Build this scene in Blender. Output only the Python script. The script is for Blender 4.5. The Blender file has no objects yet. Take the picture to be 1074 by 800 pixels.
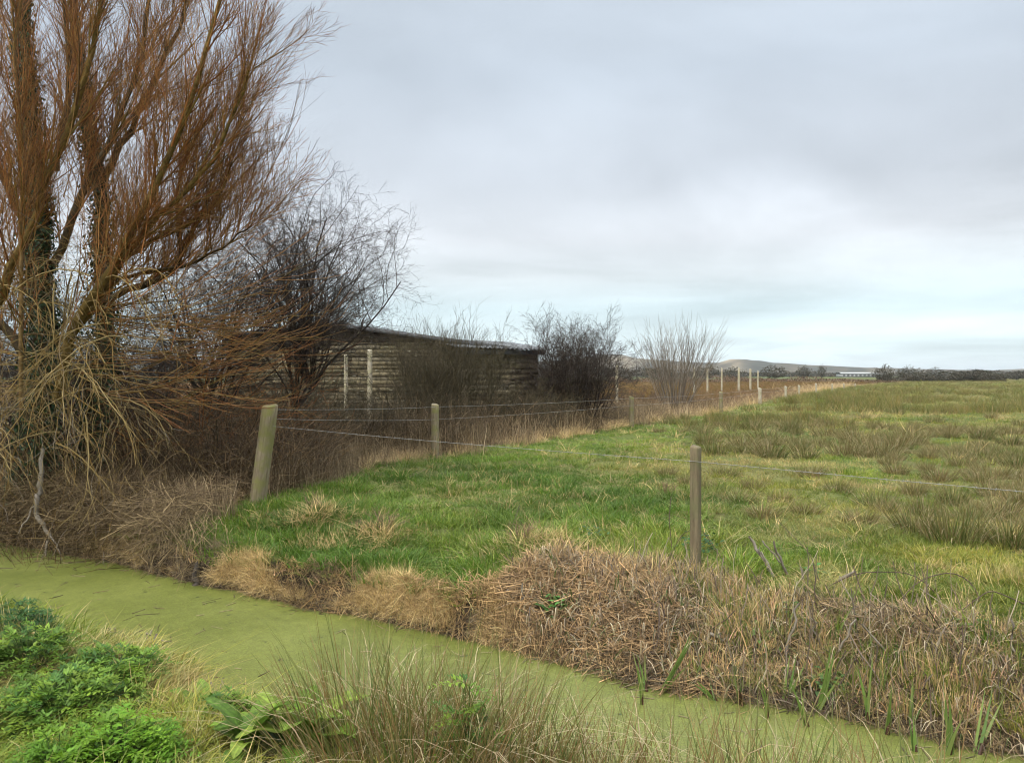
import bpy, math, random
import numpy as np
from mathutils import Vector, Matrix

R = math.radians
SC = bpy.context.scene
COL = SC.collection
rng = np.random.default_rng(7)
random.seed(7)

EYE = 1.73
F = 805.0          # focal length of the photograph in its own pixels
HOR = 393.0
WATER = -0.40


def P(x, y, d):
    """point seen at photo pixel x, y at distance d (metres along the view axis)"""
    return np.array([(x - 537.0) / F * d, d, EYE + (HOR - y) / F * d])


# ------------------------------------------------------------------ noise
def _hash(ix, iy, s):
    h = (ix.astype(np.int64) * 374761393 + iy.astype(np.int64) * 668265263 + s * 974634777) & 0x7fffffff
    h = (h ^ (h >> 13)) * 1274126177 & 0x7fffffff
    h = h ^ (h >> 16)
    return (h & 0xffff) / 65535.0


def vnoise(x, y, s=0):
    x = np.asarray(x, float); y = np.asarray(y, float)
    ix = np.floor(x); iy = np.floor(y)
    fx = x - ix; fy = y - iy
    fx = fx * fx * (3 - 2 * fx); fy = fy * fy * (3 - 2 * fy)
    a = _hash(ix, iy, s); b = _hash(ix + 1, iy, s); c = _hash(ix, iy + 1, s); d = _hash(ix + 1, iy + 1, s)
    return (a * (1 - fx) + b * fx) * (1 - fy) + (c * (1 - fx) + d * fx) * fy


def fbm(x, y, s=0, o=4):
    v = 0; a = 0.5; t = 0
    for i in range(o):
        v = v + a * vnoise(x * 2 ** i, y * 2 ** i, s + i * 17); t += a; a *= 0.5
    return v / t


def sstep(a, b, x):
    t = np.clip((x - a) / (b - a), 0, 1)
    return t * t * (3 - 2 * t)


# ------------------------------------------------------------------ layout
FX = [-40, -12, -6.6, -4.1, -2.35, -1.14, -.05, .7, 1.05, 1.9, 2.35, 2.8, 6, 12, 40]
FY = [26, 12.6, 9.85, 8.4, 7.3, 6.65, 5.97, 5.4, 5.17, 4.87, 4.55, 4.27, 2.6, .2, -10]
NX = [-40, -12, -6.6, -4.8, -2.9, -1.86, -.75, .3, 1.66, 2.4, 3.2, 6, 12, 40]
NY = [22, 10.2, 7.9, 7.0, 5.85, 5.0, 4.25, 3.85, 3.45, 3.1, 2.75, 1.4, -1.2, -12]
HX = [-60, -20, -6, -3.9, -3.25, -1.58, 3.9, 9.5, 19.5, 30, 60, 160]
HY = [-30, 2, 7.6, 8.9, 10, 15.9, 25, 35, 55, 76, 130, 300]   # the fence line beside the hedge


def far_edge(x):
    return np.interp(x, FX, FY) + 0.10 * (vnoise(np.asarray(x) * 2.3, 0, 5) - .5) + 0.07 * (vnoise(np.asarray(x) * 7, 0, 6) - .5)


def near_edge(x):
    return np.interp(x, NX, NY) + 0.15 * (vnoise(np.asarray(x) * 2.1, 3, 8) - .5)


def hedge_side(x, y):
    """metres to the left of the fence line (positive = on the hedge side)"""
    return np.interp(y, HY, HX) - x


def height(x, y):
    x = np.asarray(x, float); y = np.asarray(y, float)
    dF = (y - far_edge(x)) * 0.87
    dN = (near_edge(x) - y) * 0.87
    w = 0.26 + 1.5 * sstep(-.4, 1.0, x) - .4 * sstep(1.4, 2.4, x)
    top = -0.07 + 0.07 * sstep(0.3, 3.0, dF) + 0.02 * sstep(.5, 1.5, x)
    t = np.clip(dF / w, 0, 1)
    zf = -0.42 + (top + 0.42) * (1 - (1 - t) ** 1.6) - .33 * (1 - sstep(-.14, 0, dF))
    lump = 0.15 * (fbm(x * 1.4, y * 1.4, 3) - .5) + 0.06 * (vnoise(x * 4, y * 4, 4) - .5)
    zf = zf + lump * sstep(-.05, .5, dF)
    swell = 0.5 * (fbm(x * .06, y * .06, 30, 3) - .5)
    zf = zf + swell * sstep(8, 60, np.hypot(x, y)) * 0.6
    # shallow hummocks seen in the photograph
    for (cx, cy, r, h) in ((-2.3, 8.9, .45, .16), (-1.4, 8.3, .3, .12), (.25, 7.4, .5, .16), (.75, 6.5, .7, .12), (-3.0, 9.4, .5, .1)):
        zf = zf + h * np.exp(-((x - cx) ** 2 + (y - cy) ** 2) / (r * r)) * sstep(0, .4, dF)
    topn = -0.02 + 0.06 * sstep(1, 3, dN)
    tn = np.clip(dN / 1.0, 0, 1)
    zn = -0.42 + (topn + 0.42) * (1 - (1 - tn) ** 1.7) - .33 * (1 - sstep(-.14, 0, dN)) + lump * sstep(0, .4, dN)
    ch = np.full_like(zf, -0.78)
    z = np.where(dF > -0.12, zf, np.where(dN > -0.12, zn, ch))
    return z


# ------------------------------------------------------------------ mesh accumulators
class Acc:
    def __init__(s): s.v = []; s.q = []; s.c = []; s.n = 0

    def add(s, v, q, c):
        v = np.asarray(v, np.float32).reshape(-1, 3); q = np.asarray(q, np.int32).reshape(-1, 4)
        c = np.asarray(c, np.float32)
        if c.ndim == 1: c = np.tile(c[:3], (len(v), 1))
        s.v.append(v); s.q.append(q + s.n); s.c.append(c[:, :3]); s.n += len(v)

    def mesh(s, name, mats, smooth=False):
        me = bpy.data.meshes.new(name)
        v = np.concatenate(s.v); q = np.concatenate(s.q); c = np.concatenate(s.c)
        me.vertices.add(len(v)); me.vertices.foreach_set('co', v.ravel())
        me.loops.add(q.size); me.loops.foreach_set('vertex_index', q.ravel())
        me.polygons.add(len(q)); me.polygons.foreach_set('loop_start', np.arange(0, q.size, 4, dtype=np.int32))
        me.polygons.foreach_set('loop_total', np.full(len(q), 4, np.int32))
        if smooth: me.polygons.foreach_set('use_smooth', np.ones(len(q), bool))
        a = me.attributes.new('col', 'FLOAT_COLOR', 'POINT')
        a.data.foreach_set('color', np.concatenate([c, np.ones((len(c), 1), np.float32)], 1).astype(np.float32).ravel())
        if not isinstance(mats, (list, tuple)): mats = [mats]
        for m in mats: me.materials.append(m)
        me.update(calc_edges=True)
        return me


def link(name, me, parent=None, label=None, cat=None, group=None, kind=None, loc=None):
    o = bpy.data.objects.new(name, me)
    COL.objects.link(o)
    if parent: o.parent = parent
    if loc is not None: o.location = loc
    if label: o['label'] = label
    if cat: o['category'] = cat
    if group: o['group'] = group
    if kind: o['kind'] = kind
    return o


def empty(name, label, cat, loc=(0, 0, 0), group=None):
    return link(name, None, None, label, cat, group, None, loc)


def tubes(acc, pts, rad, sides, col, closed_tip=False):
    """pts (N,K,3), rad (N,K), col (N,3) or (3,)"""
    pts = np.asarray(pts, np.float64); rad = np.asarray(rad, np.float64)
    N, K, _ = pts.shape
    tan = np.gradient(pts, axis=1)
    tan /= np.linalg.norm(tan, axis=2, keepdims=True) + 1e-9
    ref = np.where(np.abs(tan[:, :1, 2:3]) > .9, np.array([[[1., 0, 0]]]), np.array([[[0., 0, 1]]]))
    u = np.cross(tan, np.broadcast_to(ref, tan.shape)); u /= np.linalg.norm(u, axis=2, keepdims=True) + 1e-9
    w = np.cross(tan, u)
    an = np.arange(sides) / sides * 2 * math.pi
    ring = u[:, :, None, :] * np.cos(an)[None, None, :, None] + w[:, :, None, :] * np.sin(an)[None, None, :, None]
    v = pts[:, :, None, :] + ring * rad[:, :, None, None]
    base = (np.arange(N)[:, None, None] * K + np.arange(K - 1)[None, :, None]) * sides
    j = np.arange(sides)[None, None, :]; j2 = (j + 1) % sides
    q = np.stack([base + j, base + j2, base + sides + j2, base + sides + j], -1)
    col = np.asarray(col, float)
    if col.ndim == 1: c = np.tile(col, (N * K * sides, 1))
    else: c = np.repeat(col, K * sides, axis=0)
    acc.add(v.reshape(-1, 3), q.reshape(-1, 4), c)


def blades(acc, base, h, w, az, lean, bend, col, seg=3, tip=.12, side=None, tipcol=None, droop=0.0, belly=0.0):
    """grass or reed blades; all arrays of length n (col (n,3))"""
    n = len(h)
    t = np.linspace(0, 1, seg + 1)[None, :]
    d = np.stack([np.cos(az), np.sin(az)], 1)
    hor = (h * lean)[:, None] * t + (h * bend)[:, None] * t ** 2
    up = h[:, None] * (t - droop * t ** 3) * np.sqrt(np.clip(1 - (lean + bend * .6) ** 2, .05, 1))[:, None]
    c = base[:, None, :] + np.stack([d[:, :1] * hor, d[:, 1:] * hor, up], 2)
    sa = rng.uniform(0, math.pi, n) if side is None else side
    sv = np.stack([np.cos(sa), np.sin(sa), np.zeros(n)], 1)
    prof = (1 - (1 - tip) * t ** 1.4) * (1 + belly * np.sin(math.pi * t))
    ww = (w[:, None] * prof)[:, :, None] * sv[:, None, :] * .5
    v = np.stack([c - ww, c + ww], 2)       # n, seg+1, 2, 3
    b = (np.arange(n)[:, None] * (seg + 1) + np.arange(seg)[None, :]) * 2
    q = np.stack([b, b + 1, b + 3, b + 2], -1)
    cc = np.repeat(col[:, None, :], seg + 1, 1)
    if tipcol is not None:
        k = (t ** 1.5)[:, :, None]
        cc = cc * (1 - k) + tipcol[:, None, :] * k
    cc = np.repeat(cc[:, :, None, :], 2, 2)
    acc.add(v.reshape(-1, 3), q.reshape(-1, 4), cc.reshape(-1, 3))


def pick(cols, n, p=None, jit=.15):
    cols = np.asarray(cols, float)
    i = rng.choice(len(cols), n, p=p)
    return cols[i] * rng.uniform(1 - jit, 1 + jit, (n, 1)) * rng.uniform(.96, 1.04, (n, 3))


# ------------------------------------------------------------------ materials
def new_mat(name):
    m = bpy.data.materials.new(name); m.use_nodes = True
    nt = m.node_tree; nt.nodes.clear()
    return m, nt, nt.nodes.new('ShaderNodeOutputMaterial')


def N(nt, t, **kw):
    n = nt.nodes.new(t)
    for k, v in kw.items(): setattr(n, k, v)
    return n


def plant_mat(name, instanced=False, rough=.55, spec=.3, transl=.3, noise=0.0, nscale=30):
    m, nt, out = new_mat(name)
    a = N(nt, 'ShaderNodeAttribute', attribute_name='col'); c = a.outputs['Color']
    if instanced:
        b = N(nt, 'ShaderNodeAttribute', attribute_name='tint', attribute_type='INSTANCER')
        mx = N(nt, 'ShaderNodeMix', data_type='RGBA', blend_type='MULTIPLY'); mx.inputs[0].default_value = 1
        nt.links.new(c, mx.inputs[6]); nt.links.new(b.outputs['Color'], mx.inputs[7]); c = mx.outputs[2]
    if noise:
        g = N(nt, 'ShaderNodeNewGeometry'); no = N(nt, 'ShaderNodeTexNoise'); no.inputs['Scale'].default_value = nscale; no.inputs['Detail'].default_value = 6
        nt.links.new(g.outputs['Position'], no.inputs['Vector'])
        mr = N(nt, 'ShaderNodeMapRange'); mr.inputs[1].default_value = .3; mr.inputs[2].default_value = .7
        mr.inputs[3].default_value = 1 - noise; mr.inputs[4].default_value = 1 + noise
        nt.links.new(no.outputs[0], mr.inputs[0])
        vm = N(nt, 'ShaderNodeVectorMath', operation='SCALE'); nt.links.new(c, vm.inputs[0]); nt.links.new(mr.outputs[0], vm.inputs['Scale']); c = vm.outputs[0]
    p = N(nt, 'ShaderNodeBsdfPrincipled'); p.inputs['Roughness'].default_value = rough; p.inputs['Specular IOR Level'].default_value = spec
    nt.links.new(c, p.inputs['Base Color'])
    if transl:
        tr = N(nt, 'ShaderNodeBsdfTranslucent'); nt.links.new(c, tr.inputs['Color'])
        mi = N(nt, 'ShaderNodeMixShader'); mi.inputs[0].default_value = transl
        nt.links.new(p.outputs[0], mi.inputs[1]); nt.links.new(tr.outputs[0], mi.inputs[2]); nt.links.new(mi.outputs[0], out.inputs[0])
    else:
        nt.links.new(p.outputs[0], out.inputs[0])
    return m


M_GRASS_I = plant_mat('grass_blades', True, .5, .35, .3)
M_STRAW_I = plant_mat('dead_stalks', True, .7, .2, .12)
M_TWIG_I = plant_mat('wiry_stems', True, .7, .2, 0)
M_BLADE = plant_mat('reed_blades', False, .5, .35, .22)
M_LEAF = plant_mat('broad_leaves', False, .5, .3, .3, .3, 60)
M_BARK = plant_mat('bark', False, .85, .15, 0, .45, 14)
M_TWIG = plant_mat('twigs', False, .7, .12, 0)


def wood_mat(name, a, b, green):
    m, nt, out = new_mat(name)
    tc = N(nt, 'ShaderNodeTexCoord'); mp = N(nt, 'ShaderNodeMapping'); mp.inputs['Scale'].default_value = (30, 30, 2.2)
    nt.links.new(tc.outputs['Object'], mp.inputs[0])
    no = N(nt, 'ShaderNodeTexNoise'); no.inputs['Scale'].default_value = 1.5; no.inputs['Detail'].default_value = 8; no.inputs['Roughness'].default_value = .7
    nt.links.new(mp.outputs[0], no.inputs[0])
    cr = N(nt, 'ShaderNodeValToRGB'); cr.color_ramp.elements[0].color = (*a, 1); cr.color_ramp.elements[1].color = (*b, 1)
    cr.color_ramp.elements[0].position = .32; cr.color_ramp.elements[1].position = .68
    nt.links.new(no.outputs[0], cr.inputs[0])
    n2 = N(nt, 'ShaderNodeTexNoise'); n2.inputs['Scale'].default_value = 6; n2.inputs['Detail'].default_value = 5
    nt.links.new(tc.outputs['Object'], n2.inputs[0])
    mr = N(nt, 'ShaderNodeMapRange'); mr.inputs[1].default_value = .42; mr.inputs[2].default_value = .62
    nt.links.new(n2.outputs[0], mr.inputs[0])
    mx = N(nt, 'ShaderNodeMix', data_type='RGBA'); mx.inputs[7].default_value = (*green, 1)
    nt.links.new(mr.outputs[0], mx.inputs[0]); nt.links.new(cr.outputs[0], mx.inputs[6])
    p = N(nt, 'ShaderNodeBsdfPrincipled'); p.inputs['Roughness'].default_value = .85; p.inputs['Specular IOR Level'].default_value = .2
    nt.links.new(mx.outputs[2], p.inputs['Base Color'])
    bp = N(nt, 'ShaderNodeBump'); bp.inputs['Strength'].default_value = .6; bp.inputs['Distance'].default_value = .01
    nt.links.new(no.outputs[0], bp.inputs['Height']); nt.links.new(bp.outputs[0], p.inputs['Normal'])
    nt.links.new(p.outputs[0], out.inputs[0])
    return m


M_POST = wood_mat('weathered_post', (.13, .10, .06), (.31, .26, .17), (.20, .19, .07))
M_POST_DARK = wood_mat('brown_post', (.09, .07, .042), (.25, .20, .12), (.15, .14, .07))
M_POST_PALE = wood_mat('pale_post', (.30, .26, .18), (.55, .49, .38), (.36, .33, .2))
M_GREYWOOD = wood_mat('grey_dead_wood', (.12, .10, .08), (.33, .29, .23), (.20, .17, .12))


def simple_mat(name, col, rough=.6, metal=0, noise=0, scale=5):
    m, nt, out = new_mat(name)
    p = N(nt, 'ShaderNodeBsdfPrincipled'); p.inputs['Roughness'].default_value = rough; p.inputs['Metallic'].default_value = metal
    if noise:
        g = N(nt, 'ShaderNodeNewGeometry'); no = N(nt, 'ShaderNodeTexNoise'); no.inputs['Scale'].default_value = scale; no.inputs['Detail'].default_value = 7
        nt.links.new(g.outputs['Position'], no.inputs[0])
        cr = N(nt, 'ShaderNodeValToRGB')
        cr.color_ramp.elements[0].position = .3; cr.color_ramp.elements[1].position = .7
        cr.color_ramp.elements[0].color = (*[c * (1 - noise) for c in col], 1); cr.color_ramp.elements[1].color = (*[c * (1 + noise) for c in col], 1)
        nt.links.new(no.outputs[0], cr.inputs[0]); nt.links.new(cr.outputs[0], p.inputs['Base Color'])
    else:
        p.inputs['Base Color'].default_value = (*col, 1)
    nt.links.new(p.outputs[0], out.inputs[0])
    return m


M_WIRE = simple_mat('galvanised_wire', (.28, .28, .26), .6, .3)
M_ROOF = simple_mat('corrugated_sheet', (.13, .14, .145), .7, 0, .35, 3)
M_FASCIA = simple_mat('roof_edge', (.10, .105, .11), .7, 0, .3, 4)
M_ROT_SHADE = simple_mat('rotten_wood_and_shade', (.045, .035, .025), .9, 0, .5, 25)  # near-black: old revetment wood, and the shade of a bank undercut
M_DARKIN = simple_mat('shed_inside', (.02, .018, .015), .9)
M_WHITE = simple_mat('white_building', (.42, .43, .42), .5, 0, .12, .2)

# ------------------------------------------------------------------ ground
def ground():
    n = 820
    s = np.linspace(-1, 1, n)
    k = 9.6; a = 1.05
    gx = a * np.sinh(k * s) * .97 - .5
    gy = a * np.sinh(k * s) * .97 + 6.2
    X, Y = np.meshgrid(gx, gy)
    Z = height(X, Y)
    r = np.hypot(X, Y)
    Z = np.where(r > 1500, Z * np.clip(1 - (r - 1500) / 1500, 0, 1), Z)
    Z[r > 3000] = 0.0
    v = np.stack([X.ravel(), Y.ravel(), Z.ravel()], 1)
    i = np.arange(n - 1)[None, :] + np.arange(n - 1)[:, None] * n
    q = np.stack([i, i + 1, i + n + 1, i + n], -1).reshape(-1, 4)
    x = v[:, 0]; y = v[:, 1]
    c = ground_col(x, y)
    acc = Acc(); acc.add(v, q, c)
    m, nt, out = new_mat('meadow_soil')
    at = N(nt, 'ShaderNodeAttribute', attribute_name='col')
    g = N(nt, 'ShaderNodeNewGeometry')
    no = N(nt, 'ShaderNodeTexNoise'); no.inputs['Scale'].default_value = 9; no.inputs['Detail'].default_value = 9; no.inputs['Roughness'].default_value = .7
    nt.links.new(g.outputs['Position'], no.inputs[0])
    n2 = N(nt, 'ShaderNodeTexNoise'); n2.inputs['Scale'].default_value = .35; n2.inputs['Detail'].default_value = 9; n2.inputs['Roughness'].default_value = .75
    nt.links.new(g.outputs['Position'], n2.inputs[0])
    mr = N(nt, 'ShaderNodeMapRange'); mr.inputs[1].default_value = .3; mr.inputs[2].default_value = .7; mr.inputs[3].default_value = .6; mr.inputs[4].default_value = 1.4
    nt.links.new(no.outputs[0], mr.inputs[0])
    m2 = N(nt, 'ShaderNodeMapRange'); m2.inputs[1].default_value = .35; m2.inputs[2].default_value = .65; m2.inputs[3].default_value = .7; m2.inputs[4].default_value = 1.3
    nt.links.new(n2.outputs[0], m2.inputs[0])
    mm = N(nt, 'ShaderNodeMath', operation='MULTIPLY'); nt.links.new(mr.outputs[0], mm.inputs[0]); nt.links.new(m2.outputs[0], mm.inputs[1])
    vm = N(nt, 'ShaderNodeVectorMath', operation='SCALE'); nt.links.new(at.outputs['Color'], vm.inputs[0]); nt.links.new(mm.outputs[0], vm.inputs['Scale'])
    p = N(nt, 'ShaderNodeBsdfPrincipled'); p.inputs['Roughness'].default_value = .95; p.inputs['Specular IOR Level'].default_value = .1
    nt.links.new(vm.outputs[0], p.inputs['Base Color'])
    bp = N(nt, 'ShaderNodeBump'); bp.inputs['Strength'].default_value = .8; bp.inputs['Distance'].default_value = .04
    nt.links.new(no.outputs[0], bp.inputs['Height']); nt.links.new(bp.outputs[0], p.inputs['Normal'])
    nt.links.new(p.outputs[0], out.inputs[0])
    link('ground', acc.mesh('ground', m, True), kind='structure')


def lerp(a, b, t):
    return np.asarray(a) * (1 - t[:, None]) + np.asarray(b) * t[:, None]


def ground_col(x, y):
    r = np.hypot(x, y)
    nz = fbm(x * .25, y * .25, 41); nz2 = fbm(x * 1.3, y * 1.3, 42)
    c = lerp((.075, .105, .025), (.13, .13, .045), sstep(.35, .65, nz))
    c = lerp(c, (.15, .12, .06), sstep(.55, .75, nz2) * .5)
    # bands of brown rush far away
    band = fbm(x * .012, y * .05, 43)
    c = lerp(c, (.12, .105, .05), sstep(.42, .62, band) * sstep(40, 90, r) * .85)
    c = lerp(c, (.10, .13, .035), sstep(200, 380, r) * sstep(.4, .6, fbm(x * .004, y * .01, 44)))
    hs = hedge_side(x, y)
    rough = sstep(-.3, .8, hs) * sstep(7.5, 9, y)
    rc = lerp((.10, .075, .045), (.20, .155, .085), sstep(.35, .65, nz2))
    rc = lerp(rc, (.17, .10, .045), sstep(35, 60, y) * .8)
    rc = lerp(rc, (.09, .10, .04), sstep(130, 220, y))
    c = lerp(c, rc, rough)
    dF = y - far_edge(x); dN = near_edge(x) - y
    wid = .30 + 1.5 * sstep(-.5, 1., x) - .4 * sstep(1.4, 2.4, x)
    mud = (1 - sstep(wid * .7, wid * 1.2, dF)) * (dF > -.3)
    c = lerp(c, lerp((.04, .03, .02), (.09, .065, .04), sstep(.4, .6, nz2)), mud)
    mudn = (1 - sstep(.2, .6, dN)) * (dF <= -.3)
    c = lerp(c, (.05, .04, .025), mudn)
    return c


ground()


def water():
    xs = np.linspace(-16, 14, 200)
    acc = Acc()
    a = np.stack([xs, near_edge(xs) - .5, np.full(200, WATER)], 1); b = np.stack([xs, far_edge(xs) + .5, np.full(200, WATER)], 1)
    v = np.concatenate([a, b]); i = np.arange(199)
    acc.add(v, np.stack([i, i + 1, i + 201, i + 200], 1), (1, 1, 1))
    m, nt, out = new_mat('duckweed')
    g = N(nt, 'ShaderNodeNewGeometry')

    def noise(sc, det, ro=.6, sx=(1, 1, 1)):
        mp = N(nt, 'ShaderNodeMapping'); mp.inputs['Scale'].default_value = sx; mp.inputs['Rotation'].default_value = (0, 0, R(30))
        nt.links.new(g.outputs['Position'], mp.inputs[0])
        n = N(nt, 'ShaderNodeTexNoise'); n.inputs['Scale'].default_value = sc; n.inputs['Detail'].default_value = det; n.inputs['Roughness'].default_value = ro
        nt.links.new(mp.outputs[0], n.inputs[0]); return n
    big = noise(.9, 4); fine = noise(70, 4, .75); mid = noise(7, 6, .65, (1, 1.25, 1))
    cr = N(nt, 'ShaderNodeValToRGB'); e = cr.color_ramp.elements
    e[0].position = .3; e[0].color = (.098, .114, .020, 1); e[1].position = .7; e[1].color = (.165, .182, .042, 1)
    nt.links.new(big.outputs[0], cr.inputs[0])
    mr = N(nt, 'ShaderNodeMapRange'); mr.inputs[1].default_value = .3; mr.inputs[2].default_value = .7; mr.inputs[3].default_value = .6; mr.inputs[4].default_value = 1.42
    nt.links.new(fine.outputs[0], mr.inputs[0])
    m2 = N(nt, 'ShaderNodeMapRange'); m2.inputs[1].default_value = .3; m2.inputs[2].default_value = .6; m2.inputs[3].default_value = .88; m2.inputs[4].default_value = 1.06
    nt.links.new(mid.outputs[0], m2.inputs[0])
    mm = N(nt, 'ShaderNodeMath', operation='MULTIPLY'); nt.links.new(mr.outputs[0], mm.inputs[0]); nt.links.new(m2.outputs[0], mm.inputs[1])
    vm = N(nt, 'ShaderNodeVectorMath', operation='SCALE'); nt.links.new(cr.outputs[0], vm.inputs[0]); nt.links.new(mm.outputs[0], vm.inputs['Scale'])
    # small gaps of dark open water
    sp = noise(24, 5, .8); m5 = N(nt, 'ShaderNodeMapRange'); m5.inputs[1].default_value = .35; m5.inputs[2].default_value = .65; m5.inputs[3].default_value = .80; m5.inputs[4].default_value = 1.16
    nt.links.new(sp.outputs[0], m5.inputs[0]); v5 = N(nt, 'ShaderNodeVectorMath', operation='SCALE'); nt.links.new(vm.outputs[0], v5.inputs[0]); nt.links.new(m5.outputs[0], v5.inputs['Scale']); vm = v5
    gap = N(nt, 'ShaderNodeMapRange'); gap.inputs[1].default_value = .345; gap.inputs[2].default_value = .30
    nt.links.new(mid.outputs[0], gap.inputs[0])
    mx = N(nt, 'ShaderNodeMix', data_type='RGBA'); mx.inputs[7].default_value = (.03, .04, .012, 1)
    nt.links.new(gap.outputs[0], mx.inputs[0]); nt.links.new(vm.outputs[0], mx.inputs[6])
    p = N(nt, 'ShaderNodeBsdfPrincipled'); p.inputs['Roughness'].default_value = .45; p.inputs['Specular IOR Level'].default_value = .35
    nt.links.new(mx.outputs[2], p.inputs['Base Color'])
    bp = N(nt, 'ShaderNodeBump'); bp.inputs['Strength'].default_value = .35; bp.inputs['Distance'].default_value = .004
    nt.links.new(fine.outputs[0], bp.inputs['Height']); nt.links.new(bp.outputs[0], p.inputs['Normal'])
    nt.links.new(p.outputs[0], out.inputs[0])
    link('ditch_water', acc.mesh('ditch_water', m), kind='structure')


water()

# ------------------------------------------------------------------ scattering of uncountable stuff
def scatter(name, label, protos, pos, rot, scl, tint, idx, ):
    """one object whose geometry nodes lay uncountable tufts on points"""
    coll = bpy.data.collections.new(name + '_protos')
    for i, me in enumerate(protos):
        o = bpy.data.objects.new('%s_tuft%02d' % (name, i), me); coll.objects.link(o)
    n = len(pos)
    me = bpy.data.meshes.new(name)
    me.vertices.add(n); me.vertices.foreach_set('co', pos.astype(np.float32).ravel())
    for nm, ty, arr, key in (('rot', 'FLOAT_VECTOR', rot, 'vector'), ('scl', 'FLOAT_VECTOR', scl, 'vector'), ('idx', 'INT', idx, 'value')):
        a = me.attributes.new(nm, ty, 'POINT'); a.data.foreach_set(key, np.ascontiguousarray(arr).astype(np.int32 if ty == 'INT' else np.float32).ravel())
    a = me.attributes.new('tint', 'FLOAT_COLOR', 'POINT')
    a.data.foreach_set('color', np.concatenate([tint, np.ones((n, 1))], 1).astype(np.float32).ravel())
    me.update()
    ng = bpy.data.node_groups.new(name + '_nodes', 'GeometryNodeTree')
    ng.interface.new_socket('Geometry', in_out='INPUT', socket_type='NodeSocketGeometry')
    ng.interface.new_socket('Geometry', in_out='OUTPUT', socket_type='NodeSocketGeometry')
    gi = ng.nodes.new('NodeGroupInput'); go = ng.nodes.new('NodeGroupOutput')
    ip = ng.nodes.new('GeometryNodeInstanceOnPoints')
    ci = ng.nodes.new('GeometryNodeCollectionInfo'); ci.inputs['Collection'].default_value = coll
    ci.inputs['Separate Children'].default_value = True; ci.inputs['Reset Children'].default_value = True

    def attr(nm, ty):
        a = ng.nodes.new('GeometryNodeInputNamedAttribute'); a.data_type = ty; a.inputs[0].default_value = nm
        return [s for s in a.outputs if s.enabled and s.name == 'Attribute'][0]
    L = ng.links.new
    L(gi.outputs[0], ip.inputs['Points']); L(ci.outputs[0], ip.inputs['Instance']); ip.inputs['Pick Instance'].default_value = True
    L(attr('idx', 'INT'), ip.inputs['Instance Index'])
    L(attr('rot', 'FLOAT_VECTOR'), ip.inputs['Rotation'])
    L(attr('scl', 'FLOAT_VECTOR'), ip.inputs['Scale'])
    L(ip.outputs[0], go.inputs[0])
    o = link(name, me, label=label, kind='stuff', cat=name.replace('_', ' '))
    mo = o.modifiers.new('scatter', 'NODES'); mo.node_group = ng
    return o


def tuft(n, h0, h1, w0, w1, spread, lean, bend, cols, mat, seg=3, tipcols=None, droop=0., p=None):
    acc = Acc()
    a = rng.uniform(0, 2 * math.pi, n); r = spread * np.sqrt(rng.uniform(0, 1, n))
    base = np.stack([np.cos(a) * r, np.sin(a) * r, np.full(n, -.01)], 1)
    az = a + rng.normal(0, .9, n)
    h = rng.uniform(h0, h1, n)
    blades(acc, base, h, rng.uniform(w0, w1, n), az, np.abs(rng.normal(0, lean, n)).clip(0, .8), np.abs(rng.normal(0, bend, n)).clip(0, .9),
           pick(cols, n, p), seg, tipcol=None if tipcols is None else pick(tipcols, n), droop=droop)
    return acc.mesh('tuft', mat)


W3 = np.array([[1., 1., 1.]])
GR = [tuft(20, .03, .10, .004, .008, .07, .35, .35, [(1, 1, 1), (.75, .85, .75), (1.25, 1.12, 1.1), (1.7, 1.35, 1.9)], M_GRASS_I, 3, p=[.4, .3, .2, .1]) for _ in range(8)]
# taller, drooping lush tufts
GL = [tuft(30, .07, .19, .004, .008, .10, .45, .7, [(1, 1, 1), (.7, .82, .7), (1.3, 1.15, 1.1)], M_GRASS_I, 4, droop=.3) for _ in range(5)]
STRAW = [tuft(22, .08, .28, .003, .006, .10, .7, .6, [(1, 1, 1), (.7, .65, .6), (1.3, 1.3, 1.3)], M_STRAW_I, 4, droop=.5) for _ in range(5)]
RUSHI = [tuft(70, .25, .62, .004, .008, .16, .22, .12, [(.75, .95, .5), (1, 1, 1), (1.6, 1.3, 1.0), (.6, .7, .45)], M_GRASS_I, 2, p=[.35, .3, .15, .2]) for _ in range(5)]


def mat_heap(n, rad, L0, L1, r0, r1, up, cols, mat, kink=.25, hgt=.15):
    """a loose heap of long dead stalks"""
    acc = Acc(); K = 4
    a = rng.uniform(0, 2 * math.pi, n); rr = rad * np.sqrt(rng.uniform(0, 1, n))
    c = np.stack([np.cos(a) * rr, np.sin(a) * rr, rng.uniform(0, hgt, n)], 1)
    az = rng.uniform(0, 2 * math.pi, n); el = rng.normal(0, up, n)
    d = np.stack([np.cos(az) * np.cos(el), np.sin(az) * np.cos(el), np.sin(el)], 1)
    L = rng.uniform(L0, L1, n)
    pts = c[:, None, :] + d[:, None, :] * (np.linspace(-.5, .5, K)[None, :, None] * L[:, None, None])
    pts += rng.normal(0, kink * .12, (n, K, 3)) * L[:, None, None]
    bow = (1 - (np.linspace(-1, 1, K) ** 2))[None, :] * L[:, None] * rng.uniform(0, .16, (n, 1))
    pts[:, :, 2] += bow
    rad_ = rng.uniform(r0, r1, (n, 1)) * np.linspace(1, .55, K)[None, :]
    tubes(acc, pts, rad_, 3, pick(cols, n, jit=.3))
    return acc.mesh('heap', mat)


def polar(n, r0, r1, a0=-46, a1=46):
    r = np.exp(rng.uniform(math.log(r0), math.log(r1), n)); a = np.radians(rng.uniform(a0, a1, n))
    return r * np.sin(a), r * np.cos(a)


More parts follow.
